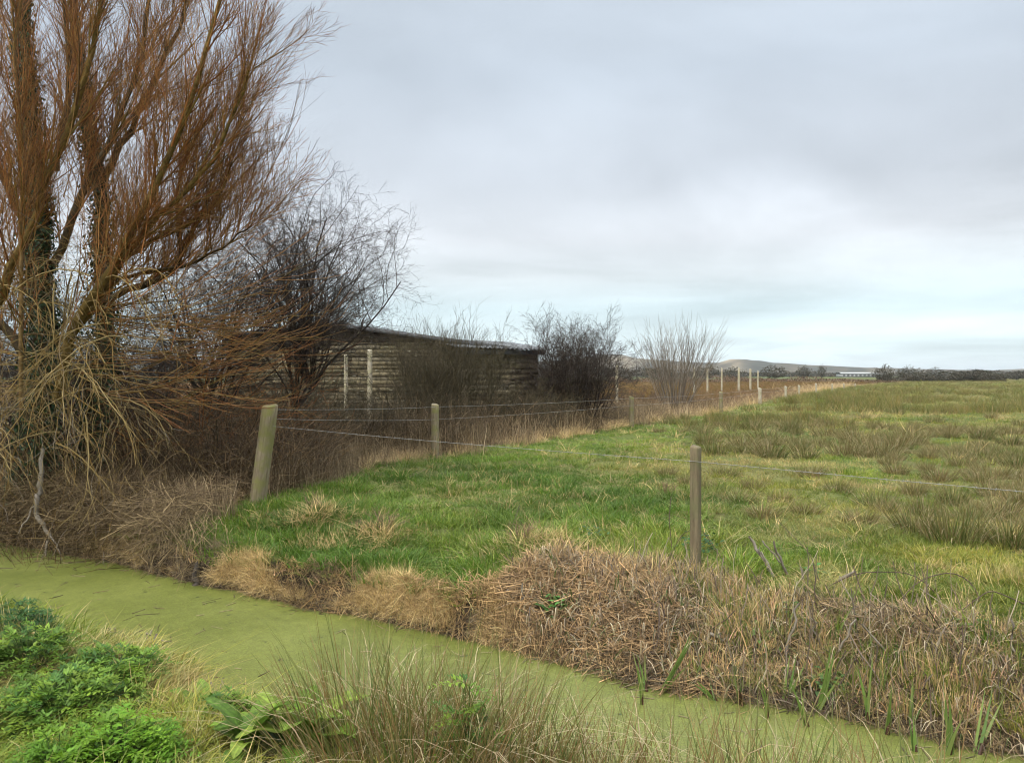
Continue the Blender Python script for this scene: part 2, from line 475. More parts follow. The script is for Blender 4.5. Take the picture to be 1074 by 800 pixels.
def rz(n, tilt=.15):
    return np.stack([rng.normal(0, tilt, n), rng.normal(0, tilt, n), rng.uniform(0, 2 * math.pi, n)], 1)


# bits of dead stem lying on the duckweed
acc_ = Acc(); n = 260
x = rng.uniform(-6, 3, n); f_ = rng.beta(.5, .6, n); y = near_edge(x) + (far_edge(x) - near_edge(x)) * f_
aa = rng.uniform(0, 6.28, n); ll = rng.uniform(.015, .10, n)[:, None]
dd_ = np.stack([np.cos(aa), np.sin(aa), np.zeros(n)], 1) * ll
c0 = np.stack([x, y, np.full(n, WATER + .003)], 1)
tubes(acc_, np.stack([c0 - dd_, c0 + rng.normal(0, .004, (n, 3)) * [1, 1, .2], c0 + dd_], 1), rng.uniform(.0015, .004, (n, 1)) * np.ones((1, 3)), 4, pick([(.2, .15, .09), (.1, .08, .05), (.33, .27, .16)], n))
link('floating_debris', acc_.mesh('floating_debris', M_BLADE), None, 'short bits of dead stem floating on the green water', 'debris', None, 'stuff')


def rush_density(x, y):
    """where rushes stand in the wet meadow"""
    v = fbm(x * .22 + 3.1, y * .22, 61, 3)
    side = sstep(2.0, 6.0, x - .06 * y - 1.4 * (y < 12)) # lawn is clear towards the fence
    far = sstep(26, 50, y)
    return side * sstep(.47 - .1 * far, .60 - .1 * far, v)


# --- meadow grass
x, y = polar(125000, 3.0, 260)
dF = y - far_edge(x); dN = near_edge(x) - y; hs = hedge_side(x, y)
wid = .16 + 1.60 * sstep(-.5, .9, x) - .55 * sstep(1.4, 2.4, x)
edge = dF / wid + .5 * (fbm(x * 2.5, y * 2.5, 70) - .5)
keep = (((edge > .95) | ((rng.uniform(0, 1, len(x)) < .38 * sstep(1.1, 1.8, x) + .07) & (dF > .1))) & ((hs < np.interp(y, [9.5, 11], [.8, .2]) + .4 * vnoise(x, y, 9)) | (y < 8.6))) | (dN > .12)
keep &= ~((y > 8.2) & (hs > np.interp(y, [9.5, 11], [1.1, .5])))
for (px, py, rr) in ((318, 790, .3), (262, 795, .22), (62, 745, .3), (128, 805, .2)):
    d_ = F * (EYE + .05) / (py - HOR); keep &= np.hypot(x - (px - 537) / F * d_, y - d_) > rr
rd = rush_density(x, y)
keep &= rng.uniform(0, 1, len(x)) > rd * .45
sit = (x > 1.2) & (dF > .1) & (edge < .95)
x, y, dF, dN, hs, rd, sit = [a[keep] for a in (x, y, dF, dN, hs, rd, sit)]
n = len(x); r = np.hypot(x, y)
lush = np.clip(sstep(6.5, 2.0, np.hypot(x + .9, (y - 10.5) * .8)), 0, 1) * (dF > 0)
yel = sstep(.38, .62, fbm(x * .5, y * .5, 71)) * (1 - lush * .8)
c = lerp((.150, .195, .024), (.085, .165, .014), lush)
c = lerp(c, (.27, .265, .05), yel * .9)
dry = sstep(.46, .66, fbm(x * 1.1, y * 1.1, 72)) * (1 - lush * .9)
strip = sstep(-7, -2, hs) * sstep(12, 18, y) * (1 - sstep(90, 130, y))
c = lerp(c, (.125, .215, .025), strip * .75)
c = lerp(c, (.33, .27, .12), dry * .7 * (1 - .7 * strip))
c = lerp(c, (.05, .105, .012), sstep(.55, .7, fbm(x * .9 + 5, y * .9, 101, 2)) * .55)
c = np.where((rng.uniform(0, 1, n) < .07)[:, None], np.array([.36, .29, .13]), c)
brownfar = sstep(25, 80, r) * sstep(.4, .6, fbm(x * .03, y * .1, 73))
c = lerp(c, (.20, .175, .07), brownfar * .6)
tanedge = np.where((dF > 0) & (rng.uniform(0, 1, n) > np.where(x > 1.3, .5, .4)), 1 - sstep(.7, 1.35, dF / (.22 + 1.5 * sstep(-.5, .9, x) - .5 * sstep(1.4, 2.4, x)) + .5 * (fbm(x * 2.2, y * 2.2, 88) - .5)), 0)
c = lerp(c, (.44, .31, .155), np.clip(tanedge, 0, 1) * .9)
c *= 1.12 * rng.uniform(.7, 1.35, (n, 1)) * (.72 + .56 * fbm(x * .35 + 9, y * .35, 97, 3))[:, None]
sc = np.maximum(1, (r / 14)) ** .85 * rng.uniform(.7, 1.35, n)
sc *= 1 + .2 * lush + .35 * sstep(.5, .8, fbm(x * 1.7, y * 1.7, 74))
hsc = sc * np.where(r > 14, 14 / np.maximum(r, 14), 1) ** .55 * (.25 + 1.1 * fbm(x * 1.6, y * 1.6, 76, 2)) * np.where(dF > 0, .85, 1)
hsc = np.where((dN > 0) & (r < 4.6), hsc * .75, hsc)
big = (rng.uniform(0, 1, n) < .10 + .15 * lush + .45 * (dN > 0)) & (r < 30)
allp = GR + GL
idx = np.where(big, len(GR) + rng.integers(0, len(GL), n), rng.integers(0, len(GR), n))
scatter('meadow_grass', 'short green and straw flecked grass covering the meadow and both banks', allp,
        np.stack([x, y, height(x, y) + .07 * sit], 1), rz(n), np.stack([sc, sc, hsc * (1 + .8 * sit)], 1), c, idx)

# --- tan matted grass on the far bank edge and the hedge foot
x1 = np.where(rng.uniform(0, 1, 9000) < .45, rng.uniform(-4.2, .2, 9000), rng.uniform(-5.0, 6.0, 9000)); d1 = rng.uniform(-.02, 1, 9000)
w1 = .20 + 1.35 * sstep(-.5, .9, x1) - .45 * sstep(1.4, 2.4, x1)
y1 = far_edge(x1) + .04 + d1 * w1 * 1.15
k = (x1 < .1) & (fbm(x1 * 1.8, y1 * 1.8, 95, 2) > .36 + .2 * d1) | (x1 >= .1) & (rng.uniform(0, 1, 9000) < np.where(d1 > .6, .9, .2 + .2 * (x1 > 1.5)))
x1, y1 = x1[k], y1[k]
# hedge foot
t2 = rng.uniform(9.0, 110, 9000) ** 1; t2 = 9 + (110 - 9) * rng.uniform(0, 1, 9000) ** 2.2
x2 = np.interp(t2, HY, HX) + .05 + 1.3 * (fbm(t2 * .35, t2 * 0, 122, 3) - .5) - rng.gamma(1.3, .5, 9000) * (1 + t2 / 60); y2 = t2
k = (fbm(x2 * .9, y2 * .6, 123, 2) > .42) & (rng.uniform(0, 1, 9000) < np.interp(y2, [25, 50], [1, .35])); x2, y2 = x2[k], y2[k]
# scattered dry tufts
x3, y3 = polar(2500, 6, 40); k = (y3 > far_edge(x3) + 1.2) & (hedge_side(x3, y3) < 0) & (fbm(x3 * .8, y3 * .8, 75) > .52)
x3, y3 = x3[k], y3[k]
hx = []; hy = []
for (cx, cy, s_, m_) in ((-2.3, 8.9, .22, 60), (-1.35, 8.2, .16, 40), (.25, 7.4, .25, 60), (-2.0, 8.0, .2, 40), (-3.3, 5.0, .15, 30), (-1.9, 4.3, .12, 40), (-1.55, 4.9, .15, 26)):
    hx.append(rng.normal(cx, s_, m_)); hy.append(rng.normal(cy, s_ * .8, m_))
x = np.concatenate([x1, x2, x3] + hx); y = np.concatenate([y1, y2, y3] + hy); n = len(x)
r = np.hypot(x, y)
c = lerp((.70, .52, .24), (.50, .37, .18), rng.uniform(0, 1, n)) * rng.uniform(.7, 1.25, (n, 1))
c = lerp(c, (.50, .38, .22), sstep(-.2, .2, hedge_side(x, y)) * (y > 9) * .6)
s = rng.uniform(.6, 1.2, n) * np.maximum(1, r / 13) ** .9
s = np.where((y < far_edge(x) + .8) & (y > near_edge(x)), s * np.where(x < 0, .6, .7), s)
hh = np.where(hedge_side(x, y) > 0, np.interp(y, [20, 40], [1.4, .7]), 1)
s = s * np.interp(y, [20, 45], [1, .7])
scatter('dry_grass', 'straw coloured matted dry grass along the bank edge and the hedge foot', STRAW,
        np.stack([x, y, height(x, y)], 1), rz(n, .5), np.stack([s, s, s * hh * np.where(hh > 1, np.maximum(1, r / 13) ** -.4, 1)], 1), c, rng.integers(0, len(STRAW), n))

# --- heaps of dead reed on the right of the far bank
def stalks(acc, c, az, el, L, r, col, K=4, kink=.03, bow=.12):
    n = len(L)
    d = np.stack([np.cos(az) * np.cos(el), np.sin(az) * np.cos(el), np.sin(el)], 1)
    t = np.linspace(-.5, .5, K)
    pts = c[:, None, :] + d[:, None, :] * (t[None, :, None] * L[:, None, None])
    pts = pts + rng.normal(0, kink, (n, K, 3)) * L[:, None, None]
    pts[:, :, 2] += (1 - (2 * t) ** 2)[None, :] * L[:, None] * rng.uniform(0, bow, (n, 1)) - .5 * bow * L[:, None] * .5
    tubes(acc, pts, r[:, None] * np.linspace(1, .5, K)[None, :], 3, col)


def arches(acc, x, y, h, reach, az, r, col, K=7, jit=.03):
    """stems that rise from the ground and arch over"""
    n = len(h); t = np.linspace(0, 1, K)[None, :]
    up = h[:, None] * (1.9 * t - .95 * t ** 2 * (1 + rng.uniform(-.3, .7, (n, 1))))
    ho = reach[:, None] * t ** 1.3
    pts = np.stack([x[:, None] + np.cos(az)[:, None] * ho, y[:, None] + np.sin(az)[:, None] * ho, height(x, y)[:, None] - .03 + up], 2)
    pts = pts + np.cumsum(rng.normal(0, jit, pts.shape), 1) * h[:, None, None]
    tubes(acc, pts, r[:, None] * np.linspace(1, .4, K)[None, :], 3, col)


# lumps of thatch so the heap is uneven
def heap_h(x, y, u):
    h = .06 * np.exp(-((x - .55) / .75) ** 2) + .07 * fbm(x * 1.6, y * 1.6, 77, 2) + .13 * np.maximum(0, fbm(x * 3.2, y * 3.2, 78, 2) - .45) * 2
    return h * np.sin(np.clip(u, 0.02, 1) * math.pi) ** .6


acc = Acc()
n = 46000
x = rng.uniform(-4.4, 7.5, n); u = rng.uniform(0, 1, n)
k = rng.uniform(0, 1, n) < np.where(x < .1, .02 + .14 * (fbm(x * 1.7, x * 0, 96) > .55) + .8 * sstep(-.8, .1, x) ** 2, np.where(x < 1.3, .9, .30 + .25 * (fbm(x * 1.9, x * 0, 102, 2) > .5))); x, u = x[k], u[k]; n = len(x)
w = .30 + 1.5 * sstep(-.5, .8, x) - .45 * sstep(1.4, 2.4, x)
y = far_edge(x) - .05 + u * w
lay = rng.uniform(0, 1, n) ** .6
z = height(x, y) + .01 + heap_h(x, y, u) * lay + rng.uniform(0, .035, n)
# the stalks lie in sheaves that share a direction, hanging down the bank
sh = fbm(x * 1.5, y * 1.5, 79, 2) * 9
az = sh + rng.normal(0, .65, n); down = rng.uniform(0, 1, n) < .45
az = np.where(down, -math.pi / 2 + rng.normal(0, .5, n), az)
el = np.where(down, -.45, 0) * -1 * np.where(down, -1, 1) + rng.normal(0, .22, n)
zone = sstep(1.1, 1.6, x + .5 * (u - .5))
pal = lerp((.35, .25, .15), (.215, .165, .11), zone)
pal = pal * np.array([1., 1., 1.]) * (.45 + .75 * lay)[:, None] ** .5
pal = pal * rng.choice([.3, .7, 1, 1.35, 1.9], n, p=[.2, .25, .27, .18, .1])[:, None] * rng.uniform(.85, 1.15, (n, 1))
pal = lerp(pal, (.46, .33, .17), (x < -.1) * .5)
gr = fbm(x * 2.1, y * 2.1, 91, 2); pal = lerp(pal, (.09, .075, .055), sstep(.56, .66, gr) * .75)
pal = pal * np.array([1.10, 1.0, .80])
L = rng.uniform(.10, .42, n) * np.where(x < 0, .6, 1)
stiff = rng.uniform(0, 1, n) < .45
for m_k, kk, bb, rs in ((stiff, .008, .04, 1.25), (~stiff, .03, .16, .9)):
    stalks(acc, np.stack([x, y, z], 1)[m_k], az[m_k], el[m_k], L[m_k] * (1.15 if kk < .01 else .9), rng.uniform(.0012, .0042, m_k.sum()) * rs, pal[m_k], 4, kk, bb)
nf = 5200
xf = rng.uniform(.1, 6.5, nf); uf = rng.uniform(0, 1, nf); yf_ = far_edge(xf) + uf * (.3 + 1.4 * sstep(-.5, .8, xf) - .45 * sstep(1.4, 2.4, xf))
blades(acc, np.stack([xf, yf_, height(xf, yf_) + heap_h(xf, yf_, uf) * rng.uniform(.3, 1, nf)], 1), rng.uniform(.08, .40, nf), rng.uniform(.005, .014, nf), rng.normal(-1.4, 1.3, nf),
       np.abs(rng.normal(.4, .3, nf)).clip(0, .9), rng.uniform(0, .3, nf), pick([(.42, .33, .20), (.25, .19, .125), (.14, .105, .075), (.50, .42, .28), (.09, .12, .03)], nf), 5, tip=.2, droop=.8)
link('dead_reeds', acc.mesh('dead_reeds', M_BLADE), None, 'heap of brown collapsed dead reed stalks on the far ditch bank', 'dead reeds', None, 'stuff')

# --- fine litter on the banks under the willow and below the reed
acc = Acc()
n = 60000
x = rng.uniform(-11, 7, n); y = far_edge(x) - .04 + rng.gamma(1.2, .5, n)
k = (x < -2.9) & ((hedge_side(x, y) > 0) | (y < far_edge(x) + .5) | (x < -4)) | (y < far_edge(x) + 1.4 * sstep(-.5, 1.1, x) + .06)
x, y = x[k], y[k]; n = len(x)
c = lerp((.17, .13, .09), (.30, .23, .14), rng.uniform(0, 1, n)) * rng.uniform(.5, 1.3, (n, 1))
stalks(acc, np.stack([x, y, height(x, y) + rng.uniform(0, .04, n)], 1), rng.uniform(0, 6.28, n), rng.normal(0, .4, n), rng.uniform(.05, .22, n), rng.uniform(.001, .0025, n), c, 3, .05, .1)
link('bank_litter', acc.mesh('bank_litter', M_BLADE), None, 'dark brown fine dead litter lying on the ditch bank', 'dead litter', None, 'stuff')

# --- bramble and dead stem thicket behind the fence
acc = Acc()
n = 24000
t = 8.9 + 62 * rng.uniform(0, 1, n) ** 1.45
dd = .25 + rng.gamma(1.8, .8, n) * (1 + t / 50); k = dd < 4 + t * .07; t, dd = t[k], dd[k]; n = len(t)
x = np.interp(t, HY, HX) - dd + .9 * (fbm(t * .8, t * 0, 94, 2) - .5); y = t + rng.normal(0, .3, n)
k = ~((y < 9.9) & (x > -4.7)); x, y, t, dd = x[k], y[k], t[k], dd[k]; n = len(x)
big = np.interp(y, [8.5, 12, 24, 32, 45, 60], [.75, .95, 1.0, .62, .45, .4]) * (.55 + .45 * sstep(.3, 1.5, dd)) * (.6 + .8 * fbm(x * .7, y * .7, 92, 2))
far = np.maximum(1, y / 17) ** .8
tone = fbm(x * .5, y * .5, 93, 2)
c = lerp((.17, .115, .062), (.105, .078, .042), rng.uniform(0, 1, n)) * rng.choice([.4, .8, 1.2, 2.2], n, p=[.3, .35, .25, .1])[:, None]
c = lerp(c, (.28, .215, .13), sstep(.5, .62, tone) * .6)
c = lerp(c, (.25, .14, .075), sstep(30, 45, y) * rng.uniform(0, 1, n) * .8)
arches(acc, x, y, big * rng.uniform(.4, 1.15, n), rng.uniform(.1, .8, n), rng.uniform(0, 6.28, n), rng.uniform(.0016, .0050, n) * far, c)
# straight dead stalks in front
n = 9000
t = 9.2 + 60 * rng.uniform(0, 1, n) ** 1.8; dd = rng.gamma(1.6, .45, n) * (1 + t / 60)
x = np.interp(t, HY, HX) - dd + .1 + 1.0 * (fbm(t * .9, t * 0, 98, 2) - .5); y = t
k = fbm(x * 1.6, y * 1.6, 99, 2) > .47; x, y, t = x[k], y[k], t[k]; n = len(x)
c = lerp((.42, .33, .20), (.22, .15, .09), rng.uniform(0, 1, n)) * rng.uniform(.6, 1.3, (n, 1))
L = rng.uniform(.2, .85, n) * np.interp(t, [9, 20, 35, 50], [.7, .95, .75, .45])
c = c * rng.choice([.5, 1, 1.5], n, p=[.3, .45, .25])[:, None]
stalks(acc, np.stack([x, y, height(x, y) + L * .45], 1), rng.uniform(0, 6.28, n), rng.normal(1.4, .22, n), L, rng.uniform(.0018, .0042, n) * np.maximum(1, t / 14) ** .8, c, 4, .02, .02)
n = 9000
px_ = rng.uniform(110, 345, n); d_ = rng.uniform(11.0, 15.5, n); x = (px_ - 537) / F * d_; y = d_
ok = hedge_side(x, y) > .5; x, y, px_ = x[ok], y[ok], px_[ok]; n = len(x)
hh_ = (.8 + 1.0 * fbm(x * .8, y * .8, 120, 2)) * rng.uniform(.45, 1.15, n) * np.interp(px_, [110, 160, 260, 345], [.8, 1, .95, .7])
c = lerp((.15, .10, .06), (.09, .07, .048), rng.uniform(0, 1, n)); c = lerp(c, (.30, .19, .09), (rng.uniform(0, 1, n) < .16) * 1.0)
arches(acc, x, y, hh_, rng.uniform(.1, 1.1, n), rng.uniform(0, 6.28, n), rng.uniform(.002, .0055, n), c, 9, .035)
n = 5000
px_ = rng.uniform(290, 600, n); d_ = rng.uniform(17, 23.5, n); x = (px_ - 537) / F * d_; y = d_
ok = hedge_side(x, y) > .9; x, y = x[ok], y[ok]; n = len(x)
hh_ = (.35 + 1.1 * fbm(x * .7, y * .7, 121, 2)) * rng.uniform(.45, 1.15, n)
c = lerp((.15, .11, .075), (.09, .075, .05), rng.uniform(0, 1, n)); c = lerp(c, (.28, .21, .13), (rng.uniform(0, 1, n) < .15) * 1.0)
arches(acc, x, y, hh_, rng.uniform(.1, .9, n), rng.uniform(0, 6.28, n), rng.uniform(.0025, .006, n), c, 8, .035)
# debris bank under the willow and the thorn bushes
n = 9000
x = np.minimum(rng.uniform(-11, -3.7, n), -3.7 - rng.gamma(1.5, .5, n)) ; f = rng.uniform(0, 1, n) ** 1.4
y = far_edge(x) + .02 + 4.2 * f
c = lerp((.12, .078, .038), (.40, .28, .12), rng.uniform(0, 1, n) ** 2.5) * rng.uniform(.5, 1.3, (n, 1))
arches(acc, x, y, (.06 + .44 * sstep(0, .5, f) * (.25 + .75 * sstep(-3.3, -4.8, x))) * rng.uniform(.3, 1.2, n), rng.uniform(.1, .8, n), rng.uniform(0, 6.28, n), rng.uniform(.0015, .0048, n), .8 * c * rng.choice([.35, .8, 1.3], n, p=[.35, .4, .25])[:, None], 7, .09)
n = 5000
x = rng.uniform(-9, -3.6, n); y = far_edge(x) + .05 + 1.9 * rng.uniform(0, 1, n) ** 1.5
stalks(acc, np.stack([x, y, height(x, y) + rng.uniform(.02, .42, n)], 1), rng.uniform(0, 6.28, n), rng.normal(0, .5, n), rng.uniform(.2, .9, n), rng.uniform(.002, .006, n), lerp((.12, .085, .05), (.34, .25, .13), rng.uniform(0, 1, n) ** 2), 5, .025, .1)
# twigs trailing into the water
n = 800
x = np.where(rng.uniform(0, 1, n) < .35, rng.normal(-3.85, .35, n), rng.uniform(-7.5, -3.2, n)); y = far_edge(x) + rng.uniform(-.05, .45, n)
c = lerp((.36, .27, .14), (.13, .095, .055), rng.uniform(0, 1, n)) * rng.uniform(.6, 1.3, (n, 1))
stalks(acc, np.stack([x, y, height(x, y) + rng.uniform(.08, .3, n)], 1), rng.normal(-1.7, .7, n), rng.normal(-.45, .4, n), rng.uniform(.2, .65, n), rng.uniform(.002, .0042, n), c, 5, .03, .15)
link('bramble_thicket', acc.mesh('bramble_thicket', M_TWIG), None, 'purplish brown leafless bramble thicket along the fence and under the willow', 'brambles', None, 'stuff')

# --- rush stuff far away
x, y = polar(30000, 20, 330, -10, 46)
rd = rush_density(x, y) * sstep(22, 34, y)
k = (rng.uniform(0, 1, len(x)) < rd * .35) & (hedge_side(x, y) < -1) | ((hedge_side(x, y) > 2) & (y > 45) & (y < 180) & (rng.uniform(0, 1, len(x)) < .5))
x, y = x[k], y[k]; n = len(x); r = np.hypot(x, y)
c = lerp((.16, .165, .048), (.24, .18, .085), rng.uniform(0, 1, n)) * rng.uniform(.65, 1.3, (n, 1))
c = lerp(c, (.19, .105, .045), (hedge_side(x, y) > 1.5) * .8)
s = rng.uniform(.7, 1.2, n) * np.maximum(1, r / 26) ** .7
scatter('rushes', 'brownish rushes spreading over the distant wet meadow', RUSHI, np.stack([x, y, height(x, y)], 1), rz(n, .08),
        np.stack([s * 1.3, s * 1.3, rng.uniform(.6, 1.05, n)], 1), c, rng.integers(0, 5, n))

# --- rush tussocks: things
def rush_mesh(n, h0, h1, spread, cols, p, w0=.003, w1=.006, lean=.25, bend=.15, seg=4, dead=.12):
    acc = Acc()
    a = rng.uniform(0, 2 * math.pi, n); r = spread * np.sqrt(rng.uniform(0, 1, n))
    base = np.stack([np.cos(a) * r, np.sin(a) * r, np.full(n, -.04)], 1)
    h = rng.uniform(h0, h1, n) * (1 - .3 * r / spread)
    ln = (.05 + lean * (r / spread) + np.abs(rng.normal(0, .08, n))).clip(0, .8)
    bd = np.abs(rng.normal(0, bend, n)).clip(0, .6)
    col = pick(cols, n, p, .2)
    tip = pick([(.33, .25, .11), (.17, .12, .04), (.15, .14, .04), (.10, .13, .03)], n)
    blades(acc, base, h, rng.uniform(w0, w1, n), a + rng.normal(0, .5, n), ln, bd, col, seg, tip=.2, tipcol=tip)
    m = int(n * dead)
    a = rng.uniform(0, 2 * math.pi, m); r = spread * 1.05 * np.sqrt(rng.uniform(0, 1, m))
    base = np.stack([np.cos(a) * r, np.sin(a) * r, np.full(m, -.04)], 1)
    blades(acc, base, rng.uniform(h0 * .8, h1 * 1.15, m), rng.uniform(w0, w1, m) * 1.05, a + rng.normal(0, .6, m), np.abs(rng.normal(.3, .15, m)).clip(0, .8),
           np.abs(rng.normal(.4, .25, m)).clip(0, .9), pick([(.42, .34, .20), (.33, .25, .14)], m), 6, tip=.3, droop=.55)
    return acc.mesh('rush_tussock', M_BLADE)


RC = [(.065, .105, .02), (.12, .15, .035), (.26, .20, .085), (.15, .11, .045)]
TUS = [rush_mesh(300, .30, .62, .20 + .03 * i, RC, [.35, .25, .22, .18], .007, .011, lean=.4) for i in range(5)]
TUSB = [rush_mesh(280, .28, .56, .24, [(.09, .11, .03), (.15, .14, .05), (.32, .24, .11), (.18, .13, .06)], [.15, .25, .35, .25], .007, .011, lean=.4) for i in range(3)]
cand = []
# explicit ones read from the photograph (pixel of the foot)
for (px, py, s_) in ((845, 482, 1.0), (925, 478, 1.25), (900, 466, 1.2), (868, 458, 1.2), (805, 463, 1.1), (780, 470, 1.0), (830, 455, 1.1), (790, 452, .9), (1000, 570, 1.3), (775, 530, .8), (800, 545, .75),
                    (960, 560, 1.0), (880, 520, .8), (920, 535, .9), (960, 520, .9), (1000, 530, 1.0), (1050, 545, 1.1), (1040, 520, 1), (850, 500, .7), (985, 505, .8), (1060, 575, 1.1),
                    (1010, 490, .8), (1050, 480, .7), (740, 515, .7), (760, 500, .6), (720, 510, .55), (700, 500, .5), (790, 515, .7), (820, 525, .7), (845, 540, .7), (905, 550, .8), (940, 500, .7),
                    (970, 540, .9), (1020, 550, .9), (1075, 530, 1.0), (1090, 560, 1.0), (860, 470, 1.0), (885, 478, 1.0), (940, 468, .9), (955, 455, .8), (1000, 455, .9), (1030, 462, .9), (1060, 468, .9), (980, 445, .8), (1040, 440, .8),
                    (905, 440, .8), (850, 440, .8), (800, 440, .8), (940, 435, .8), (1070, 447, .8)):
    d = F * EYE / (py - HOR); cand.append(((px - 537) / F * d, d, s_ * 1.05))
m_ = 0
while len(cand) < 210 and m_ < 20000:
    m_ += 1
    xx, yy = polar(1, 8.5, 34, 4, 44); xx, yy = xx[0], yy[0]
    if rush_density(np.array([xx]), np.array([yy]))[0] > random.random() and yy > far_edge(xx) + 2.2 and all((xx - q[0]) ** 2 + (yy - q[1]) ** 2 > .16 for q in cand):
        cand.append((xx, yy, random.uniform(.5, 1.0)))
for i, (xx, yy, s_) in enumerate(cand):
    br = fbm(np.array([xx * .5]), np.array([yy * .5]), 90)[0] > .5
    s_ *= .72 if yy < 12 else 1
    me = (TUSB if br else TUS)[i % (3 if br else 5)]
    o = link('rush_tussock', me, None, 'brownish upright rush tussock growing in the wet meadow' if br else 'dark green upright rush tussock growing in the wet meadow', 'rush tussock',
             'rush tussocks in the meadow', None, (xx, yy, float(height(xx, yy))))
    o.rotation_euler = (0, 0, random.uniform(0, 6.28)); o.scale = (s_ * random.uniform(.9, 1.3), s_ * random.uniform(.9, 1.3), s_ * random.uniform(.8, 1.1))

# ------------------------------------------------------------------ near bank plants
NR = [(.055, .110, .018), (.115, .17, .03), (.34, .24, .10), (.22, .10, .035)]
near_clumps = [  # px, py of foot, spread, height, stems, label
    (375, 800, .22, .78, 430, 'tall brown and green rush clump beside the broad leaved dock'),
    (455, 815, .24, .80, 430, 'dense rush clump in front of the duckweed, with bent straw stems'),
    (530, 822, .22, .70, 360, 'brown tipped rush clump standing right of the densest clump'),
    (620, 835, .20, .62, 230, 'short green rush clump with arching pale stems by the water'),
    (700, 850, .26, .66, 220, 'low rush clump with straw coloured stems below the reed heap'),
    (790, 860, .26, .64, 200, 'sparse rush clump in front of the green iris shoots'),
    (880, 868, .26, .62, 190, 'sparse rush clump with pale crossing stems at the water edge'),
    (975, 875, .26, .62, 190, 'low rush clump nearest the end of the green water'),
    (425, 850, .30, .60, 380, 'short rush clump growing at the foot of the tall ones'),
    (570, 870, .30, .42, 240, 'short mixed rush clump at the lower edge of the near bank'),
]
for (px, py, sp, hh, nn, lab) in near_clumps:
    d = F * (EYE + .10) / (py - HOR); xx = (px - 537) / F * d
    me = rush_mesh(int(nn * 1.15), hh * .38, hh * 1.2, sp * 1.25, NR, [.24, .22, .27, .27], .0042, .0075, .26, .16, 6, .3)
    link('rush_clump', me, None, lab, 'rush clump', 'rush clumps on the near bank', None, (xx, d, float(height(xx, d))))


def leaf_grid(acc, base, az, L, W, el, curl, col, nu=7, nv=5, wav=.06, fold=.25):
    """a broad leaf blade of length L and width W that rises at elevation el and arches over"""
    u = np.linspace(0, 1, nu); v = np.linspace(-1, 1, nv)
    ca, sa = math.cos(az), math.sin(az)
    pts = []; p = np.array([0., 0.]); e = el
    cl = []
    for i in range(nu):
        cl.append(p.copy()); e -= curl / nu; p = p + np.array([math.cos(e), math.sin(e)]) * L / (nu - 1)
    vs = []
    ph = random.uniform(0, 6)
    for i in range(nu):
        wd = W * .5 * (math.sin(math.pi * min(1, u[i] * .93 + .07) ** .8) ** .75) * (1 if i < nu - 1 else .15)
        for j in range(nv):
            s = v[j] * wd
            z = cl[i][1] + abs(v[j]) * wd * fold + wav * W * math.sin(u[i] * 14 + ph + v[j] * 2) * abs(v[j])
            vs.append((base[0] + ca * cl[i][0] - sa * s, base[1] + sa * cl[i][0] + ca * s, base[2] + z))
    q = [(i * nv + j, i * nv + j + 1, (i + 1) * nv + j + 1, (i + 1) * nv + j) for i in range(nu - 1) for j in range(nv - 1)]
    cc = np.tile(np.asarray(col, float), (len(vs), 1)).reshape(nu, nv, 3)
    cc[:, nv // 2] *= 1.45     # pale midrib
    acc.add(vs, q, cc.reshape(-1, 3))


def dock(px, py, n, L, label, cols):
    d = F * (EYE + .05) / (py - HOR); xx = (px - 537) / F * d; zz = float(height(xx, d))
    root = empty('dock_plant', label, 'dock plant', (xx, d, zz))
    for i in range(n):
        acc = Acc()
        az = i * 2.4 + random.uniform(-.4, .4); l = L * random.uniform(.65, 1.1); el = random.uniform(.75, 1.4)
        st = .35 * l
        b = np.array([math.cos(az) * math.cos(el) * st, math.sin(az) * math.cos(el) * st, math.sin(el) * st])
        tubes(acc, np.array([[[0, 0, 0], b * .5, b]]), np.full((1, 3), .004), 5, np.array([.12, .14, .05]))
        leaf_grid(acc, b, az, l, l * random.uniform(.38, .5), el, random.uniform(.9, 1.9), random.choice(cols), 9, 7)
        link('leaf', acc.mesh('leaf', M_LEAF, True), root)


DC = [(.12, .20, .02), (.15, .24, .03), (.09, .165, .02), (.20, .27, .04)]
dock(318, 790, 16, .34, 'large broad leaved dock at the foot of the rush clump', DC)
dock(262, 795, 10, .26, 'smaller dock with drooping leaves left of the large dock', DC)
dock(215, 728, 8, .2, 'small dock leaf rosette by the edge of the green water', DC)


